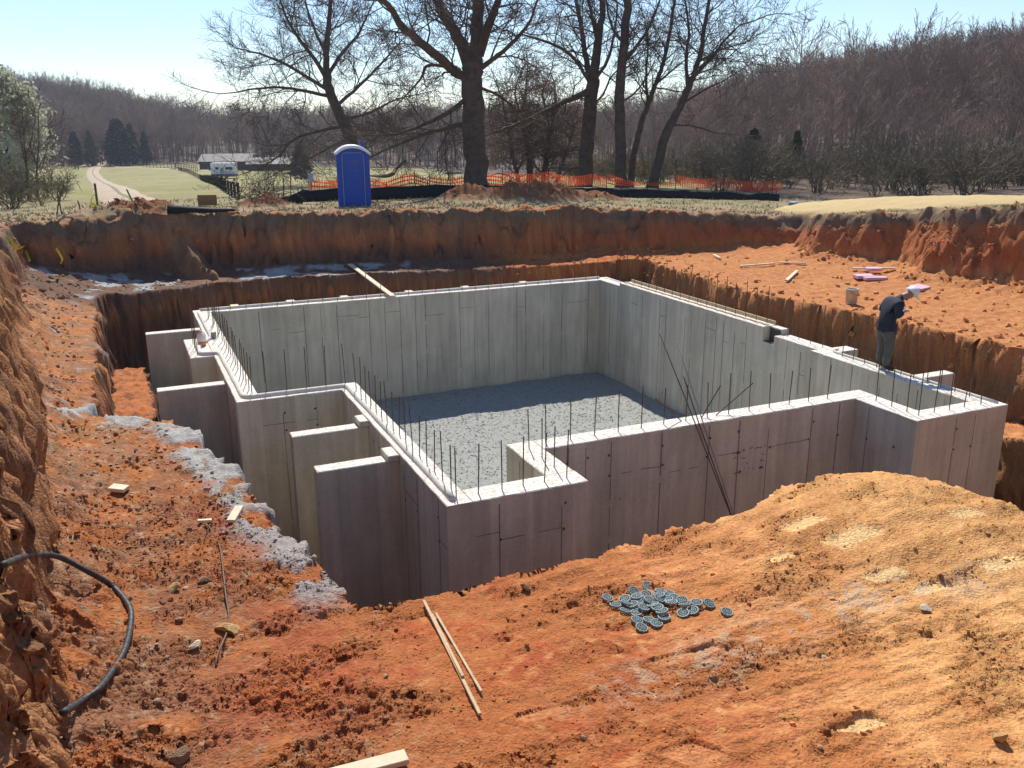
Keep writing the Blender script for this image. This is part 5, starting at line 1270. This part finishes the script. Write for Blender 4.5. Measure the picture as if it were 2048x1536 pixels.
def hero(name, label, limbs, seed, kids=(5, 6), up_=.05, spawn=1.0, twig=.9, cat="tree", group="bare trees on the far bank", mtb='bark', mtt='twig', lenf=1.0, lo=30, hi=65, dense=1.0):
    """limbs: (pixel polyline [(px, py, w)], r0, r1, spawn?) - main limbs are laid out in space at their real distance, twigs grow by rule"""
    rg = np.random.RandomState(seed); wood = {}; twigs = {}; p0 = at_w(*limbs[0][0][0]); z0 = gz(p0[0], p0[1])
    for li, (pix, r0, r1, sp) in enumerate(limbs):
        P = [at_w(*q) for q in pix]
        if li == 0: P[0] = np.array([P[0][0], P[0][1], z0 - .3])
        Ps = np.array(smooth_path(P, 4)); n = len(Ps); t = np.linspace(0, 1, n)
        Ps[1:-1] += rg.normal(size=(n-2, 3)) * .03 * r0 * 3
        rad = r0 + (r1 - r0) * t
        if li == 0: rad[0] *= 1.5; rad[1] *= 1.15
        wood.setdefault(0, []).append((list(Ps), list(rad)))
        L_ = np.linalg.norm(np.diff(Ps, axis=0), axis=1).sum()
        if sp:
            m = max(3, int(L_ * 1.75 * spawn * sp)); 
            for k in range(m):
                tt = (.15 if li else .45) + (.85 if li else .55) * (k + rg.uniform(0, .9)) / m; tt = min(tt, .995); i = int(tt * (n - 1)); dd = Ps[min(i+1, n-1)] - Ps[max(i-1, 0)]
                ln = rg.uniform(1.6, 3.4) * lenf * (1.15 - .5 * tt)
                grow(twigs, Ps[i], rot_dir(dd, math.radians(rg.uniform(35, 75)), rg), max(.016, min(.05, rad[i] * .4)), ln, 2, rg, kids, .2, up_, lo, hi)
            grow(twigs, Ps[-1], Ps[-1] - Ps[-2], rad[-1], 3.0 * lenf, 3 if r1 > .05 else 2, rg, kids + (6,), .16, up_, lo, hi)
    root = empty(name, (p0[0], p0[1], z0), 0, label, cat, group); off = Vector((-p0[0], -p0[1], -z0))
    a = batch(wood, "trunk", MAT[mtb], root, (10,)); b = batch(twigs, "crown", MAT[mtt], root, (6, 5, 4, 3, 3))
    for o in (a, b): o.data.transform(Matrix.Translation(off))
    return root
MAT['vine'] = mat('reddish_brown_vines', (.19,.125,.085), .95, var=.3, scale=1, spec=.1)
def L3(w, *pts): return [(a, b, w + (c if c else 0)) for a, b, *cc in pts for c in [cc[0] if cc else 0]]
hero("large_bare_tree", "largest bare tree, its thick forked trunk rising behind the dirt heaps", [
    (L3(42,(954,378),(950,300),(946,220),(945,165),(946,130)), .56, .47, 0),
    (L3(42,(944,150),(928,99),(908,62),(891,34,.5),(873,0,1),(852,-70,2)), .34, .16, 1),
    (L3(42,(950,150),(952,85),(956,0),(962,-90)), .36, .2, .8),
    (L3(42,(958,110),(973,62,-.5),(985,30,-1),(997,0,-1.5),(1022,-70,-2)), .24, .12, 1),
    (L3(42,(936,158),(915,146),(894,130,-.6),(839,82,-1.5),(805,55,-2),(785,20,-2.5),(767,0,-3),(735,-60,-3.5)), .26, .10, 1),
    (L3(42,(920,140),(885,132,.8),(853,133,1.5),(839,161,2),(805,198,2.5)), .12, .035, 1),
    (L3(42,(930,200),(890,228,-1),(839,253,-2),(800,266,-2.5),(764,270,-3)), .12, .03, 1.3),
    (L3(42,(932,246),(890,257,1),(853,267,1.6),(791,291,2.5),(745,312,3),(700,330,4)), .13, .03, 1.2),
    (L3(42,(960,138),(985,118,-.5),(1007,103,-1),(1038,72,-2),(1060,40,-2.5),(1075,0,-3)), .13, .05, 1),
    (L3(42,(962,176),(995,190,1),(1024,212,2),(1048,250,2.5)), .08, .025, 1.2),
    (L3(42,(938,120),(918,70,1.5),(905,40,2),(900,0,3)), .10, .04, 1),
    ], 1, kids=(8, 7))
hero("bare_tree", "bare tree leaning left of its twin stems, first right of the largest trunk", [
    (L3(52,(1166,380),(1172,310),(1178,250),(1184,180),(1188,150)), .45, .36, 0),
    (L3(52,(1187,160),(1193,110),(1197,70),(1204,20),(1206,-60)), .30, .14, 1),
    (L3(52,(1184,175),(1172,120,1),(1163,60,1.5),(1152,0,2),(1140,-60,2.5)), .20, .09, 1),
    (L3(52,(1183,172),(1150,118,-1),(1110,90,-2),(1060,74,-3),(1040,68,-3.5)), .12, .04, 1),
    (L3(52,(1182,180),(1150,195,-1),(1133,202,-1.5),(1062,236,-3),(1010,258,-4),(985,266,-4.5)), .20, .06, 1.1),
    (L3(52,(1190,160),(1215,120,1),(1228,70,1.5),(1235,10,2)), .12, .05, 1),
    (L3(52,(1196,90),(1185,40,-1),(1178,0,-2),(1170,-50,-3)), .11, .05, 1),
    (L3(52,(1180,215),(1205,190,.6),(1225,150,1.2),(1262,120,2)), .08, .03, 1),
    ], 2, kids=(7, 6))
hero("bare_tree", "straight dark bare trunk, second right of the largest tree", [
    (L3(50,(1243,374),(1241,290),(1239,205),(1243,137),(1250,68),(1256,0),(1262,-80)), .33, .20, .8),
    (L3(50,(1244,130),(1275,90,.5),(1300,50,1),(1320,0,1.5)), .12, .05, 1),
    (L3(50,(1248,90),(1225,55,-.5),(1215,20,-1),(1210,-30,-1)), .09, .04, 1),
    (L3(50,(1240,205),(1265,190,1),(1290,160,1.5),(1310,120,2)), .07, .03, 1),
    ], 3, kids=(5, 5))
hero("bare_tree", "slender bare tree bowing right, close beside the straight dark trunk", [
    (L3(51,(1260,370),(1268,310),(1277,267),(1288,230),(1300,200),(1318,150),(1330,110),(1342,50),(1350,0)), .20, .08, 1.0),
    (L3(51,(1296,205),(1292,150,1),(1296,90,1.5),(1290,40,2)), .09, .035, 1),
    (L3(51,(1310,170),(1345,140,-1),(1370,120,-1.5)), .07, .03, 1),
    ], 4, kids=(7, 5))
hero("bare_tree", "rightmost bare tree of the far bank, spreading twigs against the sky", [
    (L3(50,(1302,370),(1318,320),(1335,262),(1350,232),(1368,195),(1385,155)), .30, .18, 0),
    (L3(50,(1384,160),(1400,110),(1408,60),(1418,0),(1425,-50)), .16, .07, 1),
    (L3(50,(1386,155),(1420,118,-1),(1450,80,-2),(1480,50,-3)), .11, .04, 1.3),
    (L3(50,(1376,180),(1372,120,1),(1378,60,1.5),(1370,0,2)), .12, .05, 1.2),
    (L3(50,(1395,125),(1440,100,1),(1490,85,1.6)), .08, .03, 1.4),
    (L3(50,(1340,250),(1385,252,1),(1430,265,1.6),(1460,268,2)), .07, .025, 1),
    (L3(50,(1360,210),(1410,180,-1),(1450,160,-1.6)), .07, .03, 1.2),
    ], 5, kids=(8, 6), lenf=1.1)
hero("bare_tree", "wide-crowned bare tree behind the blue toilet", [
    (L3(62,(716,340),(699,273),(675,225),(658,178),(654,140)), .42, .30, 0),
    (L3(62,(654,150),(652,100),(657,50),(662,0),(668,-60)), .24, .10, 1),
    (L3(62,(657,165),(630,120,-1),(600,80,-2),(575,40,-3),(560,0,-3)), .16, .06, 1.2),
    (L3(62,(660,182),(620,158,1),(570,128,2),(520,108,3),(490,100,3.5)), .15, .05, 1.2),
    (L3(62,(656,150),(685,105,1),(715,70,2),(735,30,2.5)), .15, .06, 1.2),
    (L3(62,(670,215),(720,170,-1),(760,130,-2),(790,95,-3)), .13, .05, 1.2),
    (L3(62,(664,195),(610,182,-2),(560,175,-3),(510,178,-4),(470,185,-4)), .13, .04, 1.2),
    (L3(62,(690,252),(640,262,-2),(585,280,-3),(560,310,-4),(530,330,-5)), .12, .035, 1.1),
    (L3(62,(700,275),(650,300,2),(610,322,3),(570,336,4),(545,352,4)), .11, .03, 1),
    (L3(62,(684,240),(740,225,2),(790,200,3),(830,190,4)), .12, .04, 1.2),
    (L3(62,(653,110),(630,60,1),(615,20,1.5),(605,-30,2)), .12, .05, 1.2),
    ], 6, kids=(9, 7), lenf=1.3)
hero("thicket_tree", "dense twiggy thicket of vines right behind the largest trunk", [
    (L3(54,(1060,372),(1058,320),(1050,270),(1045,225)), .22, .10, 3),
    (L3(54,(1085,372),(1092,320,.5),(1100,260,1),(1110,210,1)), .18, .07, 3),
    (L3(54,(1040,372),(1030,330,-.5),(1020,280,-1),(1010,230,-1)), .14, .06, 3),
    (L3(54,(1110,372),(1125,330,1),(1140,280,1.5),(1150,250,1.5)), .12, .05, 3),
    (L3(54,(1045,235),(1030,190,1),(1040,150,1.5)), .08, .04, 2.5),
    (L3(54,(1100,250),(1085,190,-1),(1095,160,-1.5)), .08, .04, 2.5),
    ], 7, kids=(6, 5), up_=-.09, spawn=1.5, lenf=.95, mtt='vine')
# dead limb lying on the ground right of the toilet
o = MB().tube(smooth_path([up(hit(737,352),.1), at_w(770,352,60), at_w(792,338,59.5), at_w(812,320,59)]), [.16,.15,.14,.14,.14,.13,.13,.13,.13,.12,.12,.12,.12,.12,.11,.11,.11,.10,.1,.1,.1,.1,.1,.09,.09], 7).build("fallen_limb", MAT['bark'], None, True); tag(o, "dead limb rising from the grass just right of the toilet", "limb")

# leafy trees: many small leaf-sized faces spread through the crown
def leaf_cloud(C_, N_, s0, s1, rg):
    n = len(C_); a = rg.normal(size=(n, 3)); a /= np.linalg.norm(a, axis=1, keepdims=True); b = np.cross(a, rg.normal(size=(n, 3))); b /= np.linalg.norm(b, axis=1, keepdims=True)
    s = rg.uniform(s0, s1, (n, 1)); V = np.stack([C_ - a*s, C_ - b*s*.45, C_ + a*s, C_ + b*s*.45], 1)
    return V.reshape(-1, 3), np.arange(n * 4).reshape(n, 4)
def evergreen_mesh(seed, h, rad, n, s0, s1, shape):
    rg = np.random.RandomState(seed); P = []
    nb = int(n / 22)
    for k in range(nb):
        t = rg.uniform(0, 1) ** .8; z = h * (.05 + .93 * t); an = rg.uniform(0, 6.28)
        R_ = rad * shape(t) * rg.uniform(.55, 1.08)
        m = 22; q = rg.uniform(.25, 1, m) ** .7
        x = np.cos(an) * R_ * q + rg.normal(size=m) * .10 * rad * .6; y = np.sin(an) * R_ * q + rg.normal(size=m) * .10 * rad * .6; zz = z + rg.normal(size=m) * h * .022 - q * R_ * .12
        P.append(np.stack([x, y, np.maximum(zz, .1)], 1))
    P = np.vstack(P); V, Q = leaf_cloud(P, len(P), s0, s1, rg)
    return big_mesh("crown", V, Q, smooth=False)
def evergreen(name, px, py, w, me_, mt, hs, label, tr=.12, group="evergreens", sx=1.0):
    a = at_w(px, py, w); z = gz(a[0], a[1]); t = empty(name, (a[0], a[1], z), random.uniform(0, 6), label, "tree", group); t.scale = (hs * sx, hs * sx, hs)
    MB().tube([(0,0,-.3),(.02,0,2.0),(0,.03,4.5)], [tr, tr*.8, tr*.3], 7).build("trunk", MAT['bark'], t, True)
    o = link("crown", me_, None, t)
    if not me_.materials: me_.materials.append(mt)
    return t
cone = lambda t: max(.04, (1 - t) ** .75) * (.55 + .45 * min(1, t * 6))
MAT['cedarb'] = mat('olive_cedar', (.10,.105,.055), .9, var=.4, scale=.7, spec=.1, trans=.2)
ce1 = evergreen_mesh(31, 6.0, 1.9, 5200, .10, .24, cone); ce2 = evergreen_mesh(32, 6.0, 1.7, 4200, .10, .24, cone)
evergreen("cedar_tree", 240, 318, 244, ce1, MAT['cedar'], 2.0, "tallest dark evergreen where the dirt road meets the wood", sx=1.7)
evergreen("cedar_tree", 183, 318, 238, ce2, MAT['cedarb'], 1.5, "olive evergreen left of the dirt road's far end", sx=1.1)
evergreen("cedar_tree", 292, 316, 250, ce1, MAT['cedar'], 1.45, "short dark evergreen right of the tallest one by the road", sx=.95)
evergreen("cedar_tree", 152, 316, 246, ce1, MAT['cedar'], 1.5, "dark evergreen furthest left by the road, behind the gate posts", sx=1.2)
evergreen("cedar_tree", 266, 316, 252, ce2, MAT['cedarb'], 1.85, "evergreen just right of the tallest, partly behind it", sx=1.1)
evergreen("cedar_tree", 1584, 398, 64, ce2, MAT['cedarb'], .52, "small bushy cedar just beyond the right end of the orange net", sx=1.25)
evergreen("cedar_tree", 1500, 392, 72, ce1, MAT['cedar'], .58, "dark cedar behind the right end of the orange net", sx=1.6)
evergreen("cedar_tree", 602, 352, 150, ce2, MAT['cedar'], .95, "low dark evergreen bush at the end of the long shed", sx=1.9)
MAT['pine'] = mat('pale_pine_needles', (.50,.50,.38), .8, var=.45, scale=.9, spec=.3, trans=.35)
dome = lambda t: math.sqrt(max(.02, 1 - abs(t - .42) ** 2 / .36)) if t > .18 else .45
pm_ = evergreen_mesh(41, 9.2, 3.9, 11000, .10, .26, dome)
evergreen("pine_tree", 22, 352, 66, pm_, MAT['pine'], .96, "pale green leafy tree cut by the left edge of the picture", .22, None)
hero("bare_sapling", "small bare tree in front of the pale green tree at the left edge", [
    (L3(46,(57,402),(55,370),(53,330),(50,300)), .07, .05, 0),
    (L3(46,(54,340),(45,300,.3),(40,270,.5),(36,240,.6)), .04, .02, 1.5), (L3(46,(52,310),(62,280,-.3),(68,250,-.5)), .035, .015, 1.5), (L3(46,(56,365),(80,345,.3),(92,310,.5)), .03, .012, 1.5), (L3(46,(56,368),(30,352,-.3),(8,345,-.5)), .03, .012, 1.5), (L3(46,(50,302),(48,270),(52,240)), .03, .012, 1.5),
    ], 8, kids=(4, 5), lenf=.55, group="bare saplings at the left edge")
hero("bare_sapling", "second small bare tree, just right of the first at the left edge", [
    (L3(48,(74,398),(73,360),(75,320),(78,290)), .055, .035, 1.5), (L3(48,(74,340),(90,310,.3),(98,285,.5)), .03, .012, 1.5), (L3(48,(73,330),(62,300,-.3),(60,275,-.5)), .03, .012, 1.5),
    ], 9, kids=(4, 5), lenf=.6, group="bare saplings at the left edge")

# the woods: bare trees on the hills
def wood_tree(seed, h, spread, thick):
    rg = np.random.RandomState(seed); out = {}; p = np.zeros(3); d = np.array([rg.normal()*.04, rg.normal()*.04, 1.]); pts = [p - np.array([0,0,.5])]; rad = [thick * 1.3]
    for i in range(7):
        d = d + rg.normal(size=3) * .05; d /= np.linalg.norm(d); pts.append(pts[-1] + d * h * .85 / 7); rad.append(thick * (1 - .85 * (i + 1) / 7))
    out[0] = [(pts, rad)]; nb = 15
    for k in range(nb):
        t = .34 + .64 * (k + rg.uniform(0, .8)) / nb; x = min(t, .99) * 7; i = int(x); q = pts[i] + (pts[i+1] - pts[i]) * (x - i)
        an = rg.uniform(0, 6.28); el = rg.uniform(.6, 1.15); dd = np.array([math.cos(an)*math.cos(el), math.sin(an)*math.cos(el), math.sin(el)])
        grow(out, q, dd, thick * .34 * (1.15 - .6*t), h * spread * (1.15 - .75 * abs(t - .45)), 2, rg, (4, 5), .14, .07, 22, 48, .028)
    return batch(out, "forest_tree", MAT['twig2'], None, (6, 3, 3, 3, 3))
protos = [wood_tree(700 + k, hh, sp, th) for k, (hh, sp, th) in enumerate(((16,.30,.22),(14,.34,.18),(17,.26,.24),(12,.36,.16),(15,.30,.26)))]
def polar(X, r):
    a = math.atan((X - 1024) / 1785) + thc; return r * math.sin(a), r * math.cos(a)
rg = np.random.RandomState(77); placed = 0
EDGE = ("bare grey-brown tree along the foot of the right wooded hillside", "bare trees at the foot of the right hill"), ("bare grey-brown tree in the wood's edge across the pasture", "bare trees in the wood's edge across the pasture"), ("bare tree at the edge of the wood below the left hill", "bare trees at the edge of the left wood")
for X0, X1, f0, f1, n, (lb, gp), sc in ((1260, 2250, 0, 55, 70, EDGE[0], .48), (390, 1260, 0, 30, 46, EDGE[1], .95), (-120, 390, 0, 30, 30, EDGE[2], .95)):
    for k in range(n):
        X = X0 + (X1 - X0) * (k + rg.uniform(0, 1)) / n
        hr_ = float(np.interp(X, [0, 400, 600, 1250, 1420, 1500, 2048], [262, 278, 282, 150, 95, 84, 74])) + rg.uniform(f0, f1)
        x, y = polar(X, hr_); pr = protos[rg.randint(5)]
        if placed < 5: o = protos[placed]
        else: o = pr.copy(); COL.objects.link(o)
        placed += 1
        o.location = (x, y, gz(x, y)); s_ = sc * rg.uniform(.75, 1.15); o.scale = (s_, s_, s_ * rg.uniform(.9, 1.1)); o.rotation_euler = (0, 0, rg.uniform(0, 6.28)); 
        if gp == EDGE[0][1]: lb = "bare tree at the right hill's foot " + ("left of the small cedar" if X < 1500 else "behind the small cedar" if X < 1660 else "above the straw mound's left end" if X < 1850 else "above the straw mound's right end")
        elif gp == EDGE[1][1]: lb = "bare tree in the wood's edge " + ("behind the sheds" if X < 620 else "behind the wide-crowned tree and toilet" if X < 870 else "seen past the largest trunk" if X < 1130 else "seen between the right trunks")
        else: lb = "bare tree in the left wood's edge " + ("behind the evergreens by the road" if X < 310 else "between the evergreens and the sheds")
        tag(o, lb, "tree", gp)
pts = []
def fill(X0, X1, n, rlo, rhi):
    X = rg.uniform(X0, X1, n); lo_ = np.interp(X, [0, 400, 600, 1250, 1420, 1500, 2048], rlo); hi_ = np.interp(X, [0, 400, 1250, 1500, 2048], rhi)
    r = np.sqrt(rg.uniform(0, 1, n) * (hi_**2 - lo_**2) + lo_**2); a = np.arctan((X - 1024) / 1785) + thc
    x, y = r * np.sin(a), r * np.cos(a); z = terrain(x, y); pts.append(np.stack([x, y, z], 1))
RLO, RHI = [285, 300, 305, 200, 135, 122, 110], [470, 450, 420, 395, 370]
fill(-260, 420, 1000, RLO, RHI); fill(420, 1340, 800, RLO, RHI); fill(1340, 2320, 1300, RLO, RHI)
PT = np.vstack(pts); n = len(PT)
fm = bpy.data.meshes.new("forest"); fm.vertices.add(n); fm.vertices.foreach_set("co", PT.astype(np.float32).ravel())
for nm, arr in (("scl", rg.uniform(.75, 1.15, n)), ("rz", rg.uniform(0, 6.28, n))):
    a_ = fm.attributes.new(nm, 'FLOAT', 'POINT'); a_.data.foreach_set("value", arr.astype(np.float32))
a_ = fm.attributes.new("kind_id", 'INT', 'POINT'); a_.data.foreach_set("value", rg.randint(0, 5, n).astype(np.int32))
forest = link("forest", fm); tag(forest, "bare brown woods covering the hills behind the pasture", "forest", kind="stuff")
ng = bpy.data.node_groups.new("forest_nodes", 'GeometryNodeTree')
ng.interface.new_socket("Geometry", in_out='INPUT', socket_type='NodeSocketGeometry'); ng.interface.new_socket("Geometry", in_out='OUTPUT', socket_type='NodeSocketGeometry')
N = ng.nodes; gi = N.new("NodeGroupInput"); go = N.new("NodeGroupOutput"); iop = N.new("GeometryNodeInstanceOnPoints"); g2i = N.new("GeometryNodeJoinGeometry")
for pr in reversed(protos):
    oi = N.new("GeometryNodeObjectInfo"); oi.inputs[0].default_value = pr; oi.inputs[1].default_value = True; oi.transform_space = 'ORIGINAL'; ng.links.new(oi.outputs['Geometry'], g2i.inputs[0])
def named(nm, ty):
    q = N.new("GeometryNodeInputNamedAttribute"); q.data_type = ty; q.inputs[0].default_value = nm; return q.outputs[0]
cx_ = N.new("ShaderNodeCombineXYZ"); ng.links.new(named("rz", 'FLOAT'), cx_.inputs[2])
ng.links.new(gi.outputs[0], iop.inputs['Points']); ng.links.new(g2i.outputs[0], iop.inputs['Instance']); iop.inputs['Pick Instance'].default_value = True
ng.links.new(named("kind_id", 'INT'), iop.inputs['Instance Index']); ng.links.new(cx_.outputs[0], iop.inputs['Rotation']); ng.links.new(named("scl", 'FLOAT'), iop.inputs['Scale']); ng.links.new(iop.outputs[0], go.inputs[0])
forest.modifiers.new("trees", 'NODES').node_group = ng

# brush at the foot of the right hill and beside the left sapling
def shrub_mesh(seed, h, spread):
    rg_ = np.random.RandomState(seed); out = {}
    for k in range(11):
        an = rg_.uniform(0, 6.28); el = rg_.uniform(.7, 1.45); d = np.array([math.cos(an)*math.cos(el), math.sin(an)*math.cos(el), math.sin(el)])
        grow(out, np.array([rg_.normal()*.2*spread, rg_.normal()*.2*spread, -.1]), d, .03, h * rg_.uniform(.5, .9), 2, rg_, (4, 6), .2, .03, 22, 55, .010)
    return batch(out, "shrub", MAT['brush'], None, (3, 3, 3, 3, 3))
MAT['brush'] = mat('olive_brown_brush', (.17,.14,.095), .95, var=.35, scale=.3, spec=.1)
sh = [shrub_mesh(900 + k, 2.6, 1.2) for k in range(3)]; c_ = 0
for X0, X1, r0, r1, n, lb, gp, sc in ((1400, 2200, 46, 74, 80, "brown leafless shrub in the brush below the right hillside", "shrubs below the right hillside", (.55, 1.35)), (-40, 150, 44, 62, 16, "brown leafless shrub under the pale green tree at the left", "shrubs at the left edge", (.45, .8)), (1150, 1420, 56, 100, 26, "brown leafless shrub behind the right trunks", "shrubs behind the right trunks", (.7, 1.3))):
    for k in range(n):
        X = X0 + (X1 - X0) * (k + rg.uniform(0, 1)) / n; x, y = polar(X, rg.uniform(r0, r1))
        if c_ < 3: o = sh[c_]
        else: o = sh[rg.randint(3)].copy(); COL.objects.link(o)
        c_ += 1; s_ = rg.uniform(*sc); o.location = (x, y, gz(x, y)); o.scale = (s_ * 1.15, s_ * 1.15, s_); o.rotation_euler = (0, 0, rg.uniform(0, 6.28))
        if "right hillside" in gp: lb = "brown leafless shrub in the brush " + ("left of the small bushy cedar" if X < 1560 else "just right of the small bushy cedar" if X < 1680 else "behind the straw mound's left end" if X < 1800 else "behind the middle of the straw mound" if X < 1930 else "behind the straw mound at the right edge")
        tag(o, lb, "shrub", gp)

# grass and straw tufts on the grade near the cut
def tufts(n, keep, seed, h0, h1, label, name, rlo=27, rhi=46):
    rg_ = np.random.RandomState(seed); r = np.exp(rg_.uniform(math.log(rlo), math.log(rhi), n)); a = rg_.uniform(-.6, .6, n) + thc; u, v = r*np.sin(a), r*np.cos(a); z, g, a1, a2 = terrain(u, v, True)
    k = keep(u, v, a1, rg_); u, v, z = u[k], v[k], z[k]; m = len(u); h = rg_.uniform(h0, h1, m); w = rg_.uniform(.012, .03, m); an = rg_.uniform(0, 6.28, m); lx, ly = rg_.normal(size=m)*.5*h, rg_.normal(size=m)*.5*h
    V = np.stack([np.stack([u - np.cos(an)*w, v - np.sin(an)*w, z - .01], 1), np.stack([u + np.cos(an)*w, v + np.sin(an)*w, z - .01], 1), np.stack([u + lx, v + ly, z + h], 1)], 1).reshape(-1, 3)
    c = np.where(rg_.uniform(0, 1, (m, 1)) < .7, np.array([[.40,.32,.18]]), np.array([[.19,.20,.08]])) * rg_.uniform(.7, 1.2, (m, 1))
    me_ = big_mesh(name, V, np.arange(m*3).reshape(m, 3), smooth=False); ca = np.ones((m, 3, 4), np.float32); ca[..., :3] = c[:, None]
    at2 = me_.color_attributes.new("tint", 'FLOAT_COLOR', 'POINT'); at2.data.foreach_set("color", ca.ravel()); o = link(name, me_, MAT['blade']); tag(o, label, "grass", kind="stuff")
MAT['blade'] = mat('dry_grass_blade', (.3,.3,.1), .9, attr='tint', spec=.1)
tufts(30000, lambda u, v, a, g: (a > .9) & (g.uniform(0, 1, len(u)) < .12 + .88 * sstep(-.1, .3, fbm(u * .6, v * .6, 3, 800))) & (u > -6), 51, .04, .15, "dry and green grass tufts on the ground behind the cut", "grass_tuft")

# ------------------------------------------------------------------ the hazy spring air
hz = MB().box((-560, -560, -12), (560, 560, 75)).build("haze", None); tag(hz, "thin pale haze in the air over the whole valley", "haze", kind="stuff")
hm_ = bpy.data.materials.new("haze_air"); hm_.use_nodes = True; hn = hm_.node_tree; hn.nodes.remove(hn.nodes["Principled BSDF"])
pv_ = hn.nodes.new("ShaderNodeVolumePrincipled"); pv_.inputs["Color"].default_value = (.80,.86,1,1); pv_.inputs["Density"].default_value = .0003; pv_.inputs["Anisotropy"].default_value = .1
hn.links.new(pv_.outputs[0], hn.nodes["Material Output"].inputs["Volume"]); hz.data.materials.append(hm_)
# brush heap beside the brown panel
rg_ = np.random.RandomState(5); out = {}; bc = np.array([5.3, 36.0]); bz = gz(5.3, 36.0)
for k in range(70):
    a = rg_.uniform(0, 6.28); d = np.array([math.cos(a), math.sin(a), rg_.uniform(.0, .7)])
    grow(out, np.array([rg_.normal()*.5, rg_.normal()*.35, rg_.uniform(-.2, .1)]), d, .015, rg_.uniform(.4, 1.0), 1, rg_, (3,), .25, 0, 20, 60, .008)
o = batch(out, "brush_heap", MAT['bark'], None, (4, 4, 4, 3, 3)); o.location = (5.3, 36.0, bz); tag(o, "heap of cut twigs on dirt right of the brown panel", "brush heap", kind="stuff")
